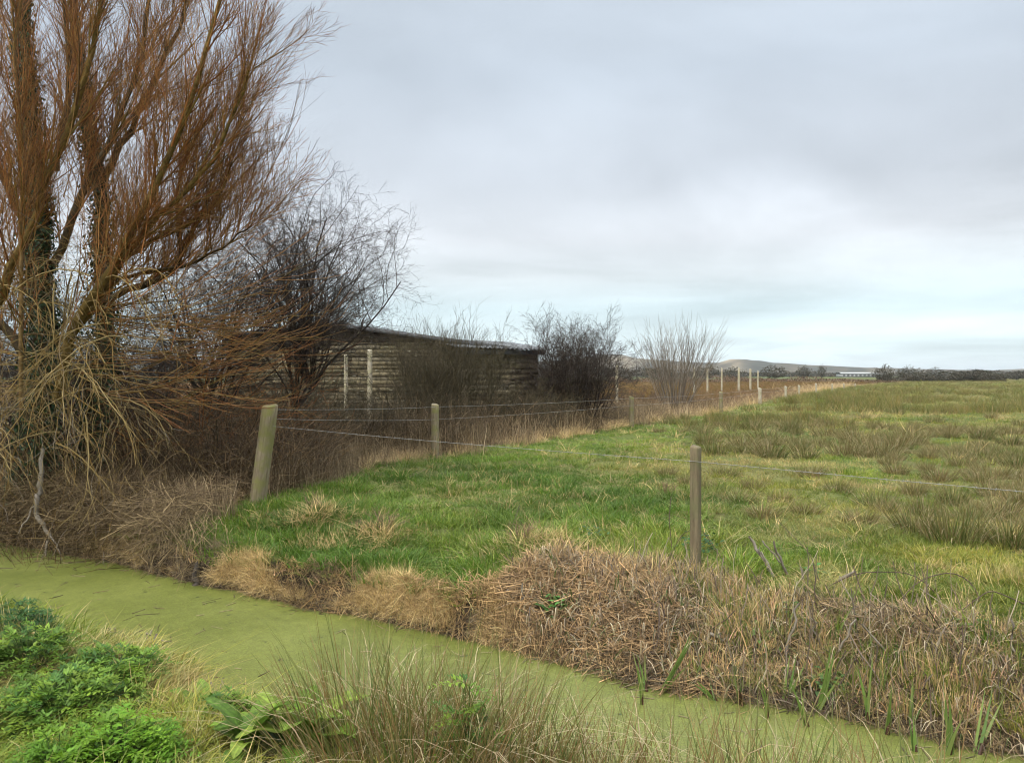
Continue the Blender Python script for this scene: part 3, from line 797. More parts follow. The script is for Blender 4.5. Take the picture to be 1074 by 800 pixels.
def parsley(px, py, rad, hgt, n, cols, label, size=.045, name='cow_parsley', cat='cow parsley'):
    d = F * (EYE + .0) / (py - HOR); xx = (px - 537) / F * d; zz = float(height(xx, d))
    acc = Acc(); st = Acc()
    cols = np.asarray(cols, float)
    for i in range(n):
        a = random.uniform(0, 6.283); rr = rad * math.sqrt(random.random())
        top = np.array([math.cos(a) * rr, math.sin(a) * rr, hgt * (1 - .65 * (rr / rad) ** 2) * random.uniform(.45, 1.15)])
        b = np.array([top[0] * .3, top[1] * .3, 0])
        tubes(st, np.array([[b, (b + top) / 2 + np.array([0, 0, .03]), top]]), np.full((1, 3), .0022), 3, np.array([.09, .14, .04]))
        az = a + random.gauss(0, 1.2); tilt = random.uniform(-.7, .6)
        col = cols[random.randrange(len(cols))] * random.uniform(.75, 1.3)
        # a feathery leaf: paired leaflets shrinking towards the tip, each one lobed
        L = size * random.uniform(2.0, 3.4); m = 6
        dirv = np.array([math.cos(az) * math.cos(tilt), math.sin(az) * math.cos(tilt), math.sin(-tilt * .6) + .1])
        sidev = np.array([-math.sin(az), math.cos(az), 0])
        vs = []; qs = []; cc = []
        for k in range(m):
            f = k / (m - 1); o = top + dirv * L * f + np.array([0, 0, -.25 * L * f * f])
            for sgn in (-1, 1):
                for lob in range(3):
                    ll = size * (1 - .6 * f) * (.95 - .2 * lob)
                    dv = sidev * sgn * (.95 - .35 * lob) + dirv * (.15 + .5 * lob) + np.array([0, 0, random.gauss(0, .4)])
                    pv = np.cross(dv, (0, 0, 1)); pv /= np.linalg.norm(pv) + 1e-6
                    oo = o + dv * ll * .18 * lob
                    w = ll * .22
                    i0 = len(vs)
                    vs += [oo, oo + dv * ll * .55 - pv * w, oo + dv * ll, oo + dv * ll * .55 + pv * w]
                    qs.append((i0, i0 + 1, i0 + 2, i0 + 3)); cc += [col * random.uniform(.85, 1.15)] * 4
        acc.add(vs, qs, np.array(cc))
    root = empty(name, label, cat, (xx, d, zz), 'leafy herbs on the near bank')
    link('foliage', acc.mesh('foliage', M_LEAF), root)
    link('stem', st.mesh('stem', M_BLADE), root)


PG = [(.10, .19, .022), (.14, .24, .03), (.065, .145, .025), (.18, .27, .03)]
PY = [(.15, .27, .02), (.11, .23, .018)]
parsley(62, 745, .36, .20, 300, PG, 'wide mound of feathery cow parsley filling the lower left bank')
parsley(28, 705, .24, .2, 120, PG, 'feathery cow parsley tucked behind the widest mound')
parsley(118, 705, .26, .17, 130, PG, 'dark feathery cow parsley beside the broken grey stake')
parsley(128, 805, .22, .24, 150, PY, 'bright yellow green cow parsley at the bottom of the near bank')
parsley(60, 815, .18, .2, 90, PY, 'small bright cow parsley beneath the widest mound')
parsley(236, 745, .12, .14, 50, PG, 'small feathery cow parsley at the water edge beside the tallest rushes')
parsley(5, 668, .3, .25, 110, [(.035, .09, .025), (.05, .12, .03)], 'dark cow parsley patch beside the water opposite the willow')
parsley(490, 800, .12, .42, 36, PG, 'thin cow parsley growing up among the rush stems')


def bank_herb(px, py, d, rad, n, label, col):
    p = P(px, py, d)
    acc = Acc()
    for i in range(n):
        v = np.random.default_rng(i + px).normal(0, 1, 3); v /= np.linalg.norm(v); v[2] = abs(v[2])
        b = v * rad * random.uniform(.5, 1)
        leaf_grid(acc, b, random.uniform(0, 6.28), .05 * random.uniform(.7, 1.2), .035, random.uniform(-.2, .7), .8, np.array(col) * random.uniform(.7, 1.4), 4, 3)
    o = link('nettle', acc.mesh('nettle', M_LEAF, True), None, label, 'nettle', 'small leafy weeds on the far bank', None, (p[0], p[1], p[2] - rad * .5))


bank_herb(583, 632, 6.15, .17, 120, 'bright green leafy weed growing out of the dead reed heap', (.06, .15, .03))
bank_herb(850, 600, 6.6, .16, 70, 'green leafy weed between the fallen grey sticks', (.05, .13, .025))
bank_herb(735, 565, 7.3, .22, 90, 'dark green nettle patch around the foot of the near fence post', (.035, .095, .02))
bank_herb(830, 640, 5.75, .15, 60, 'leafy weed among the standing dead reed stems', (.07, .13, .03))
bank_herb(905, 665, 5.4, .14, 50, 'low leafy weed above the iris shoots by the bare stems', (.07, .14, .03))
bank_herb(620, 560, 7.9, .2, 70, 'dark weed patch on top of the reed heap', (.035, .08, .022))


bank_herb(800, 668, 5.55, .20, 130, 'leafy green weed low among the iris shoots', (.07, .13, .025))
bank_herb(935, 690, 5.15, .20, 130, 'green weed below the leaning pale stems on the right bank', (.06, .12, .025))
bank_herb(1015, 660, 5.2, .20, 110, 'green weed near the thick upright stem at the right edge', (.08, .14, .03))
bank_herb(870, 715, 5.0, .16, 100, 'small green weed close to the water among the dead reeds', (.06, .12, .03))
bank_herb(985, 740, 4.8, .18, 110, 'olive green weed low on the bank at the lower right', (.08, .13, .03))
# iris shoots
IR = [(700, 735), (672, 722), (690, 742), (745, 722), (757, 736), (785, 745), (800, 755), (820, 742), (838, 760), (877, 690), (780, 680), (812, 690), (850, 752), (925, 735), (935, 775), (910, 700), (962, 790), (985, 780), (1008, 795), (1035, 795), (1062, 780), (895, 760)]
IL = ['by the reed heap', 'standing in the green water']


def iris_mesh(k, h):
    acc = Acc(); n = k
    base = np.stack([rng.normal(0, .018, n), rng.normal(0, .012, n), np.full(n, -.05)], 1)
    side = rng.normal(.1, .5, n)
    hh = h * rng.uniform(.55, 1.05, n)
    blades(acc, base, hh, rng.uniform(.016, .026, n), side + rng.choice([0, math.pi], n), np.abs(rng.normal(.08, .07, n)), np.abs(rng.normal(0, .07, n)),
           pick([(.11, .19, .045), (.15, .23, .05), (.20, .26, .07)], n), 5, tip=.05, side=side, belly=.25)
    tubes(acc, np.array([[[0, 0, -.1], [.004, 0, .02], [.01, .004, .07]]]), np.array([[.014, .014, .007]]), 6, np.array([.07, .035, .02]))
    return acc.mesh('iris_shoot', M_BLADE)


IM = [iris_mesh(random.choice((3, 4, 5)), random.uniform(.34, .50)) for _ in range(6)]
for i, (px, py) in enumerate(IR):
    # foot lies on the bank or just in the water
    t = None
    for dd_ in np.linspace(3.5, 8, 400):
        xx = (px - 537) / F * dd_; zz = max(float(height(xx, dd_)), WATER)
        if EYE + (HOR - py) / F * dd_ <= zz: t = (xx + random.gauss(0, .05), dd_ + random.gauss(.02, .05), zz + .02); break
    if t is None: continue
    wet = t[1] < far_edge(t[0]) + .02
    o = link('iris_shoot', IM[i % 6], None, 'green sword leaved iris shoots rising from the duckweed' if wet else 'green sword leaved iris shoots among dead reed stems on the bank', 'iris', 'iris shoots by the ditch', None, t)
    o.rotation_euler = (random.gauss(0, .1), random.gauss(0, .2), random.gauss(0, .5)); k_ = random.uniform(.65, 1.15); o.scale = (k_, k_, k_ * random.uniform(.8, 1.15))

# standing dead reed stems on the right bank (countless)
n = 900
x = rng.uniform(1.0, 7.0, n); y = far_edge(x) + rng.uniform(0, 1.5, n)
acc = Acc(); K = 5
L = rng.uniform(.12, .48, n)
az = rng.uniform(0, 6.28, n); ln = np.abs(rng.normal(.3, .35, n)).clip(0, 1.3)
t = np.linspace(0, 1, K)[None, :]
hor = np.sin(ln)[:, None] * L[:, None] * t; up = np.cos(ln)[:, None] * L[:, None] * t
pts = np.stack([x[:, None] + np.cos(az)[:, None] * hor, y[:, None] + np.sin(az)[:, None] * hor, (height(x, y) - .03)[:, None] + up], 2)
pts += rng.normal(0, .006, pts.shape)
tubes(acc, pts, rng.uniform(.002, .0055, (n, 1)) * np.linspace(1, .7, K)[None, :], 5, pick([(.33, .26, .17), (.24, .19, .14), (.42, .35, .24), (.16, .12, .09)], n))
link('dead_stems', acc.mesh('dead_stems', M_BLADE), None, 'pale dead reed stems standing and leaning on the right bank', 'dead stems', None, 'stuff')


# ------------------------------------------------------------------ tree growing
class Tree:
    def __init__(s): s.br = {}

    def put(s, pts, rad, col, key='twig', sides=3):
        s.br.setdefault((key, len(pts), sides), []).append((pts, rad, col))

    def build(s, key, name, mat, parent):
        acc = Acc()
        for (k, K, sd), L in s.br.items():
            if k != key: continue
            tubes(acc, np.array([l[0] for l in L]), np.array([l[1] for l in L]), sd, np.array([l[2] for l in L]))
        if acc.n: return link(name, acc.mesh(name, mat, key != 'twig'), parent)


def norm(v):
    return v / (np.linalg.norm(v) + 1e-9)


_rb = np.random.default_rng(11)


def grow(T, p, d, L, r, depth, spec, K=6):
    """spec[depth] = dict(n, ratio, ang, wig, trop, key, sides, col, rr)"""
    s = spec[depth]
    pts = [p]; dirs = [d]
    step = L / (K - 1)
    tv = s.get('tropv', np.array([0, 0, 1.]))
    for i in range(K - 1):
        d = norm(d + _rb.normal(0, s['wig'], 3) + tv * s['trop'])
        p = p + d * step; pts.append(p); dirs.append(d)
    tip = s.get('tip', .35)
    rad = r * np.linspace(1, tip, K)
    c = np.array(s['col'][_rb.integers(len(s['col']))]) * _rb.uniform(.8, 1.2)
    T.put(np.array(pts), rad, c, s.get('key', 'twig'), s.get('sides', 3))
    if depth + 1 < len(spec):
        n = s['n']; n = int(n + _rb.random())
        for j in range(n):
            f = s.get('from', .25) + (1 - s.get('from', .25)) * ((j + _rb.random()) / n)
            k = min(K - 2, int(f * (K - 1))); fr = f * (K - 1) - k
            q = pts[k] * (1 - fr) + pts[min(k + 1, K - 1)] * fr
            dd = dirs[k]
            ax = norm(np.cross(dd, _rb.normal(0, 1, 3)))
            an = math.radians(s['ang'] * _rb.uniform(.6, 1.3))
            nd = norm(dd * math.cos(an) + ax * math.sin(an))
            grow(T, q, nd, L * s['ratio'] * _rb.uniform(.65, 1.2) * (1.1 - .35 * f), max(r * s['rr'] * (1 - .5 * f), s.get('rmin', .002)), depth + 1, spec, K)


def limb(T, pixels, d0, d1, r0, r1, col, key='limb', sides=8, K=14, wig=.03):
    """a limb traced through photo pixels at distances d0..d1, smoothed"""
    n = len(pixels)
    c = np.array([P(px, py, d0 + (d1 - d0) * i / (n - 1)) for i, (px, py) in enumerate(pixels)])
    tt = np.linspace(0, n - 1, K)
    out = []
    for t_ in tt:   # Catmull-Rom
        i = min(int(t_), n - 2); f = t_ - i
        p0 = c[max(i - 1, 0)]; p1 = c[i]; p2 = c[i + 1]; p3 = c[min(i + 2, n - 1)]
        out.append(.5 * ((2 * p1) + (-p0 + p2) * f + (2 * p0 - 5 * p1 + 4 * p2 - p3) * f * f + (-p0 + 3 * p1 - 3 * p2 + p3) * f ** 3))
    out = np.array(out); out[1:-1] += _rb.normal(0, wig, (K - 2, 3))
    rad = np.linspace(r0, r1, K)
    rad = rad * (1 + _rb.normal(0, .05, K))
    T.put(out, rad, np.array(col), key, sides)
    return out, rad


RED = [(.29, .12, .04), (.21, .09, .034), (.32, .165, .052), (.13, .075, .038), (.23, .13, .045)]
OLV = [(.19, .125, .035), (.15, .11, .035), (.22, .135, .04)]
YEL = [(.26, .185, .07), (.31, .235, .105), (.20, .13, .045), (.14, .10, .05)]
DRK = [(.05, .04, .03), (.07, .055, .04), (.04, .033, .027)]


def willow():
    T = Tree()
    root = empty('willow_tree', 'tall leafless willow with reddish twigs leaning over the green ditch', 'tree', (-6.2, 10.2, float(height(-6.2, 10.2))))
    b0 = np.array(root.location)
    BK = (.075, .055, .03); BO = (.14, .095, .03)
    limb_specs = [
        (((30, 580), (38, 480), (48, 380), (45, 300), (38, 200), (30, 90), (28, -40), (35, -170)), 10.2, 10.6, .27, .07, BK),
        (((88, 560), (98, 440), (110, 350), (108, 270), (104, 190), (90, 110), (80, 10), (60, -120)), 10.8, 11.2, .20, .05, BK),
        (((60, 420), (75, 350), (112, 292), (145, 232), (170, 185), (200, 110), (225, 30), (245, -60)), 9.9, 9.0, .11, .025, BO),
        (((66, 370), (100, 320), (140, 260), (175, 220), (222, 175), (245, 125), (262, 75)), 10.0, 9.2, .085, .018, BO),
        (((105, 320), (135, 300), (170, 293), (190, 270), (186, 225), (195, 170), (230, 110)), 10.8, 10.4, .085, .02, BK),
        (((-10, 330), (15, 275), (42, 215), (62, 160), (95, 70), (110, -20), (115, -90)), 9.6, 9.0, .10, .025, BO),
        (((22, 430), (22, 300), (24, 180), (20, 60), (30, -60)), 9.3, 9.1, .045, .02, (.17, .11, .045)),
        (((45, 300), (80, 225), (120, 140), (150, 60), (160, -40)), 10.4, 10.8, .10, .025, BK),
        (((38, 260), (5, 190), (-30, 90), (-60, -40)), 10.4, 10.6, .11, .03, BK),
        (((100, 200), (130, 150), (160, 90), (195, 10), (205, -70)), 11.0, 11.6, .09, .02, BK),
        (((48, 400), (10, 350), (-40, 290), (-100, 180), (-130, 20)), 10.3, 10.2, .12, .03, BK),
        (((110, 290), (150, 260), (200, 235), (232, 205), (250, 165)), 10.7, 10.0, .055, .012, BO),
        (((60, 180), (75, 80), (70, -20), (90, -120)), 10.5, 10.0, .07, .02, BK),
        (((110, 300), (160, 285), (210, 272), (240, 255), (265, 235)), 10.4, 9.8, .045, .01, BK),
    ]
    limbs = []
    for i, (px, d0, d1, r0, r1, col) in enumerate(limb_specs):
        pts, rad = limb(T, px, d0, d1, r0 * (.82 if i < 2 else .62), r1 * .7, col, 'trunk' if i < 2 else 'limb%d' % i, 10 if i < 2 else 7, 22 if i < 2 else 14, .02)
        limbs.append((i, pts, rad))
    centre = P(60, 330, 10.2)
    spec = [
        dict(n=7, ratio=.62, ang=24, wig=.05, trop=.07, col=OLV + RED, rr=.55, **{'from': .12}, rmin=.0034, sides=4),
        dict(n=5, ratio=.66, ang=29, wig=.06, trop=.06, col=RED, rr=.6, **{'from': .15}, rmin=.0022),
        dict(n=3, ratio=.6, ang=24, wig=.06, trop=.05, col=RED, rr=.7, **{'from': .1}, rmin=.0018, tip=.6),
        dict(n=0, ratio=.6, ang=15, wig=.05, trop=.04, col=RED, rr=.6, rmin=.0016, tip=.6),
    ]
    for (i, pts, rad) in limbs:
        K = len(pts)
        cnt = 22 if i < 2 else 18
        st = .36 if i < 2 else .14
        for j in range(cnt):
            f = st + (1 - st) * (j + _rb.random()) / cnt
            k = min(K - 2, int(f * (K - 1))); q = pts[k] + (pts[k + 1] - pts[k]) * (f * (K - 1) - k)
            tan = norm(pts[k + 1] - pts[k])
            out = q - centre; out[2] *= .5; out = norm(out)
            d = norm(tan * .5 + out * .85 + np.array([0, 0, .5]) + _rb.normal(0, .5, 3))
            grow(T, q, d, _rb.uniform(.6, 1.2), min(.016, rad[k] * .45), 0, spec)
    # thin upright shoots along the lower branches
    for (i, pts, rad) in limbs[2:]:
        for j in range(30):
            k = _rb.integers(2, len(pts) - 1); q = pts[k]
            d = norm(np.array([.12, 0, 1]) + _rb.normal(0, .22, 3))
            grow(T, q, d, _rb.uniform(.8, 1.7), .008, 1, spec)
    for j in range(70):
        q = P(_rb.uniform(-40, 190), _rb.uniform(60, 400), _rb.uniform(9.0, 10.0))
        d = norm(np.array([.25, 0, 1]) + _rb.normal(0, .35, 3))
        grow(T, q, d, _rb.uniform(.7, 1.4), .008, 1, spec)
    # drooping pale shoots on the water side
    dspec = [
        dict(n=4.5, ratio=.6, ang=35, wig=.12, trop=.22, tropv=np.array([.05, -.1, -1.]), col=YEL, rr=.55, **{'from': .25}, rmin=.0035, sides=4, key='shoot'),
        dict(n=3, ratio=.6, ang=35, wig=.14, trop=.12, tropv=np.array([0, 0, -1.]), col=YEL + OLV, rr=.6, **{'from': .2}, rmin=.0026, key='shoot'),
        dict(n=0, ratio=.6, ang=30, wig=.14, trop=.08, tropv=np.array([0, 0, -1.]), col=YEL + [(.2, .17, .13)], rr=.6, rmin=.0022, tip=.6, key='shoot')]
    for j in range(105):
        q = P(_rb.uniform(-60, 135), _rb.uniform(285, 470), _rb.uniform(9.2, 10.3))
        d = norm(np.array([_rb.normal(.15, .5), _rb.normal(-.35, .3), _rb.uniform(-.3, .7)]))
        grow(T, q, d, _rb.uniform(.8, 1.9), .010, 0, dspec, 8)
    # long sweeping low spray to the right
    for j in range(34):
        q = P(_rb.uniform(70, 130), _rb.uniform(320, 420), _rb.uniform(9.3, 10.2))
        d = norm(np.array([1., _rb.normal(0, .25), _rb.uniform(-.35, .1)]))
        sp = [dict(n=6, ratio=.4, ang=22, wig=.05, trop=.05, col=[(.22, .12, .05), (.18, .12, .05)], rr=.6, **{'from': .3}, rmin=.003, key='shoot'), dict(n=3, ratio=.5, ang=20, wig=.06, trop=.04, col=RED + OLV, rr=.6, rmin=.0022, tip=.6), dict(n=0, ratio=.5, ang=20, wig=.06, trop=.04, col=RED, rr=.6, rmin=.002, tip=.6)]
        grow(T, q, d, _rb.uniform(1.6, 2.7), .009, 0, sp, 8)
    def rel(o):
        if o: o.matrix_parent_inverse = Matrix.Translation(-root.location)
    rel(T.build('trunk', 'trunk', M_BARK, root))
    for i in range(2, len(limb_specs)): rel(T.build('limb%d' % i, 'limb', M_BARK, root))
    rel(T.build('twig', 'crown', M_TWIG, root))
    rel(T.build('shoot', 'drooping_shoots', M_TWIG, root))
    # ivy wrapped around both trunks
    acc = Acc()
    for (i, pts, rad) in limbs[:2]:
        for j in range(9000 if i == 0 else 5500):
            f = _rb.uniform(.0, .8); k = min(len(pts) - 2, int(f * (len(pts) - 1)))
            q = pts[k] + (pts[k + 1] - pts[k]) * (f * (len(pts) - 1) - k)
            a = _rb.uniform(0, 6.28); rr = rad[k] * 1.02 + abs(_rb.normal(0, .10)) * (1 - f * .7)
            q = q + np.array([math.cos(a) * rr, math.sin(a) * rr, _rb.normal(0, .1)])
            s_ = _rb.uniform(.014, .028); n_ = norm(np.array([math.cos(a), math.sin(a), .4]) + _rb.normal(0, .4, 3))
            u = norm(np.cross(n_, (0, 0, 1))); w = np.cross(n_, u)
            acc.add([q - u * s_, q - w * s_, q + u * s_, q + w * s_ * 1.2], [(0, 1, 2, 3)], np.array([.028, .05, .016]) * _rb.uniform(.6, 1.5))
    rel(link('ivy', acc.mesh('ivy', M_LEAF), root))


willow()


def bush(name, label, cat, px, py, d, hgt, width, stems, levels, cols, lean=.5, trop=.05, group=None, rbase=.02, trunkh=0, wig=.14, thick=1.0, ang=32, nper=(4, 5, 4), lenf=.62, spreadbase=.3, depthw=None):
    """leafless shrub or small tree: foot at pixel px, py at distance d, hgt metres tall, width metres wide"""
    x0 = (px - 537) / F * d; z0 = float(height(x0, d)) - .03
    T = Tree(); o = np.array([0., 0., 0.])
    spec = []
    for i in range(levels):
        spec.append(dict(n=nper[min(i, len(nper) - 1)], ratio=lenf, ang=ang, wig=wig, trop=trop, col=cols, rr=.55, rmin=(.0035, .003, .0024, .002, .002)[i] * thick, key='stem' if i == 0 else 'twig', sides=5 if i == 0 else 3, **{'from': .2}))
    st = o
    if trunkh:
        pts = np.array([[_rb.normal(0, .03) * i, _rb.normal(0, .03) * i, trunkh * i / 5] for i in range(6)])
        T.put(pts, np.linspace(rbase * 2.2, rbase * 1.5, 6), np.array(cols[0]), 'stem', 8)
        st = pts[-1]
    for j in range(stems):
        a = j * 2.39996 + _rb.uniform(-.4, .4); e = (j + .5) / stems
        sp = lean * math.sqrt(e)
        dirv = norm(np.array([math.cos(a) * sp * width / hgt, math.sin(a) * sp * (depthw or width) / hgt, 1]))
        b = st + np.array([math.cos(a), math.sin(a), 0]) * spreadbase * math.sqrt(e) * (0 if trunkh else 1)
        if trunkh: b = pts[_rb.integers(3, 6)]
        grow(T, b, dirv, (hgt - trunkh) * .62 * _rb.uniform(.75, 1.1), rbase * _rb.uniform(.7, 1.1), 0, spec)
    root = empty(name, label, cat, (x0, d, z0), group)
    T.build('stem', 'trunk' if trunkh else 'stem', M_TWIG, root)
    T.build('twig', 'crown', M_TWIG, root)
    return root


HAW = [(.055, .043, .034), (.08, .06, .046), (.042, .033, .027)]
HAWG = [(.07, .06, .035), (.10, .08, .045), (.055, .045, .03)]
bush('hawthorn_tree', 'dark leafless hawthorn tree in front of the shed gable', 'tree', 316, 482, 15.3, 6.8, 3.0, 24, 5, HAW, lean=.9, trop=.0, rbase=.03, trunkh=1.8, wig=.17, ang=46, nper=(9, 6, 5, 3), thick=1.05, lenf=.54)
bush('hawthorn_tree', 'leaning leafless thorn tree between the willow and the shed', 'tree', 242, 500, 14.0, 5.7, 3.2, 22, 5, HAW, lean=.95, trop=.0, rbase=.026, trunkh=1.2, wig=.18, ang=46, nper=(9, 6, 4, 3), thick=1.05, lenf=.54)
bush('thorn_bush', 'tangled brown thorn bush behind the heavy corner post', 'bush', 205, 500, 12.8, 3.1, 3.6, 26, 4, HAWG + RED[:2], lean=.9, trop=0, rbase=.018, wig=.2, ang=42, nper=(5, 5, 4), thick=1.2, spreadbase=.9, group='thorn bushes along the fence')
bush('thorn_bush', 'low brown thorn bush beside the willow trunk', 'bush', 145, 505, 12.8, 2.3, 3.2, 20, 4, HAWG + RED[:2], lean=.9, trop=0, rbase=.015, wig=.2, ang=42, nper=(5, 5, 3), thick=1.2, spreadbase=.9, group='thorn bushes along the fence')
bush('thorn_bush', 'bare thorn bush in front of the left half of the shed wall', 'bush', 285, 475, 17, 2.8, 3.0, 30, 4, HAWG, lean=.9, trop=0, rbase=.015, wig=.2, ang=42, nper=(5, 5, 3), thick=1.3, spreadbase=.8, group='thorn bushes along the fence')
bush('thorn_bush', 'sprawling thorn bush screening the shed wall behind the first fence bay', 'bush', 345, 470, 18.5, 2.2, 3.0, 34, 4, HAWG, lean=.95, trop=0, rbase=.014, wig=.2, ang=42, nper=(6, 5, 3), thick=1.4, spreadbase=1.3, group='thorn bushes along the fence')
bush('thorn_bush', 'low thorn bush between the twiggy bush and the right end of the shed', 'bush', 525, 452, 22, 1.9, 2.8, 34, 4, HAWG, lean=.95, trop=0, rbase=.014, wig=.2, ang=42, nper=(6, 5, 3), thick=1.5, spreadbase=1.2, group='thorn bushes along the fence')
bush('thorn_bush', 'twiggy olive thorn bush growing over the shed roof edge', 'bush', 470, 455, 21, 3.4, 1.7, 60, 4, HAWG, lean=.42, trop=.06, rbase=.014, wig=.13, ang=28, nper=(6, 5, 4), thick=1.3, spreadbase=1.1, group='thorn bushes along the fence')
bush('thorn_bush', 'low thorn bush against the shed wall behind the second post', 'bush', 425, 462, 20, 2.5, 3.0, 32, 4, HAWG, lean=.8, trop=.03, rbase=.014, wig=.16, ang=34, nper=(5, 4, 3), thick=1.6, spreadbase=1.0, group='thorn bushes along the fence')
bush('thorn_bush', 'dense dark thorn bush at the right end of the shed', 'bush', 602, 440, 25, 4.4, 2.5, 80, 5, HAW, lean=.5, trop=.01, rbase=.02, wig=.15, ang=42, nper=(7, 5, 4, 2), thick=1.5, lenf=.5, spreadbase=.8, group='thorn bushes along the fence')
bush('thorn_bush', 'low dark thorn bush at the foot of the densest bush', 'bush', 566, 444, 24, 2.0, 2.0, 36, 4, HAWG, lean=.8, trop=.02, rbase=.014, wig=.18, ang=36, nper=(6, 5, 3), thick=1.8, spreadbase=.8, group='thorn bushes along the fence')
bush('thorn_bush', 'dark thorn bush tangled behind the two willow trunks', 'bush', 15, 500, 12.4, 4.6, 3.0, 30, 5, HAW, lean=.9, trop=0, rbase=.022, wig=.2, ang=42, nper=(7, 5, 4, 3), thick=1.1, spreadbase=1.2, group='thorn bushes along the fence')
bush('thorn_bush', 'dark thorn bush filling the gap under the lowest willow limb', 'bush', 105, 500, 12.6, 3.4, 2.6, 26, 5, HAW, lean=.9, trop=0, rbase=.02, wig=.2, ang=42, nper=(7, 5, 4, 2), thick=1.1, spreadbase=1.0, group='thorn bushes along the fence')
DW = [(.33, .24, .13), (.22, .15, .09), (.14, .10, .07)]
for (px_, py_, d_, h_, lab_) in ((404, 562, 8.3, .36, 'brown dead weed standing in the lush grass below the second post'), (380, 560, 8.4, .22, 'small dead weed beside the taller brown one'), (548, 585, 7.4, .34, 'dead weed stalks at the left end of the dead reed heap'),
                                 (330, 545, 9.1, .3, 'bleached dead weed on the straw hummock near the corner post'), (800, 480, 16, .5, 'dead weed stems among the meadow rushes'), (700, 520, 11, .3, 'thin dead weed in the grass left of the brown post')):
    bush('dead_weed', lab_, 'dead weed', px_, py_, d_, h_, h_, 12, 3, DW, lean=.8, trop=.0, rbase=.005, wig=.16, ang=35, nper=(4, 3), thick=.75, spreadbase=.06, group='dead weeds in the grass')
bush('sallow_bush', 'pale fan shaped sallow bush with upright bare branches', 'bush', 708, 424, 36, 5.2, 2.9, 56, 3, [(.20, .17, .13), (.27, .23, .18), (.15, .12, .09)], lean=.95, trop=.02, rbase=.02, wig=.04, ang=17, nper=(6, 4), thick=1.7, lenf=.5, spreadbase=.5)
bush('thorn_bush', 'low purplish bramble bush between the dense bush and the pale sallow', 'bush', 668, 418, 42, 1.5, 4.5, 30, 4, [(.12, .08, .06), (.09, .07, .05)], lean=.9, trop=0, rbase=.015, wig=.2, ang=36, nper=(5, 4, 3), thick=2.8, spreadbase=1.6, group='thorn bushes along the fence')


# ------------------------------------------------------------------ fences
def post_mesh(h, r, sides=9, taper=.94, square=False, below=.25):
    acc = Acc(); K = 9
    ph = rng.uniform(0, 6.28)
    rr = []
    an = np.arange(sides) / sides * 2 * math.pi + ph
    base_r = r * (1 + rng.normal(0, .06, sides))
    if square: sides = 8; an = np.array([.1, .2, 1.4, 1.5, 3.0, 3.3, 4.5, 4.8]) + .2; base_r = r * np.array([1.25, 1.25, 1.2, 1.2, 1.1, 1.1, 1.2, 1.2])
    zs = np.concatenate([np.linspace(-below, h - .012, K), [h, h]])
    sc_ = np.concatenate([np.linspace(1, taper, K), [taper * .9, .02]])
    v = []
    for z, s_ in zip(zs, sc_):
        w = 1 + (rng.normal(0, .02, sides) if s_ > .5 else 0)
        dz = (np.cos(an + 1) * r * .25 if z > h - .03 and s_ > .5 else 0)
        v.append(np.stack([np.cos(an) * base_r * s_ * w, np.sin(an) * base_r * s_ * w, np.full(sides, z) + dz], 1))
    v = np.concatenate(v)
    q = [(i * sides + j, i * sides + (j + 1) % sides, (i + 1) * sides + (j + 1) % sides, (i + 1) * sides + j) for i in range(len(zs) - 1) for j in range(sides)]
    acc.add(v, q, (1, 1, 1))
    return acc


def make_fence(label, posts, wires, mats, group, barbed=True, catn='fence', name='wire_fence'):
    """posts: (foot, top, radius, square); wires: list of lists of points"""
    f0 = posts[0][0]
    root = empty(name, label, catn, tuple(f0), group)
    for i, (a, b, r, sq) in enumerate(posts):
        a = np.array(a); b = np.array(b); L = np.linalg.norm(b - a)
        m = mats[i] if isinstance(mats, list) else mats
        o = link('post', post_mesh(L, r, square=sq).mesh('post', m, not sq), root)
        o.rotation_euler = Vector(b - a).to_track_quat('Z', 'Y').to_euler()
        o.location = Vector(a - np.array(f0))
    for w in wires:
        acc = Acc()
        for (p, q) in zip(w[:-1], w[1:]):
            p = np.array(p); q = np.array(q); L = np.linalg.norm(q - p); K = 12
            t = np.linspace(0, 1, K)[:, None]
            pts = p + (q - p) * t; pts[:, 2] -= (4 * t * (1 - t))[:, 0] * .02 * min(L / 6, 1.5)
            far = max(1, np.linalg.norm((p + q) / 2) / 16)
            tubes(acc, pts[None] - np.array(f0), np.full((1, K), .0021 * far ** .6), 4, np.array([.4, .4, .4]))
            if barbed and np.linalg.norm(p) < 30:
                nb = int(L / .12)
                tt = (np.arange(nb) + .5) / nb
                bp = p + (q - p) * tt[:, None]; bp[:, 2] -= 4 * tt * (1 - tt) * .02 * min(L / 6, 1.5)
                for sgn in (-1, 1):
                    dv = rng.normal(0, 1, (nb, 3)); dv /= np.linalg.norm(dv, axis=1, keepdims=True)
                    pp = np.stack([bp - dv * .013, bp, bp + dv * .013], 1) - np.array(f0)
                    tubes(acc, pp, np.full((nb, 3), .0017), 3, np.array([.4, .4, .4]))
        link('wire', acc.mesh('wire', M_WIRE), root)
    return root


def foot(px, d):
    x0 = (px - 537) / F * d
    return np.array([x0, d, float(height(x0, d))])


def post_at(px, d, top, r, sq=False, topx=None):
    a = foot(px, d); b = P(topx if topx is not None else px, top, d)
    return (a, b, r, sq)


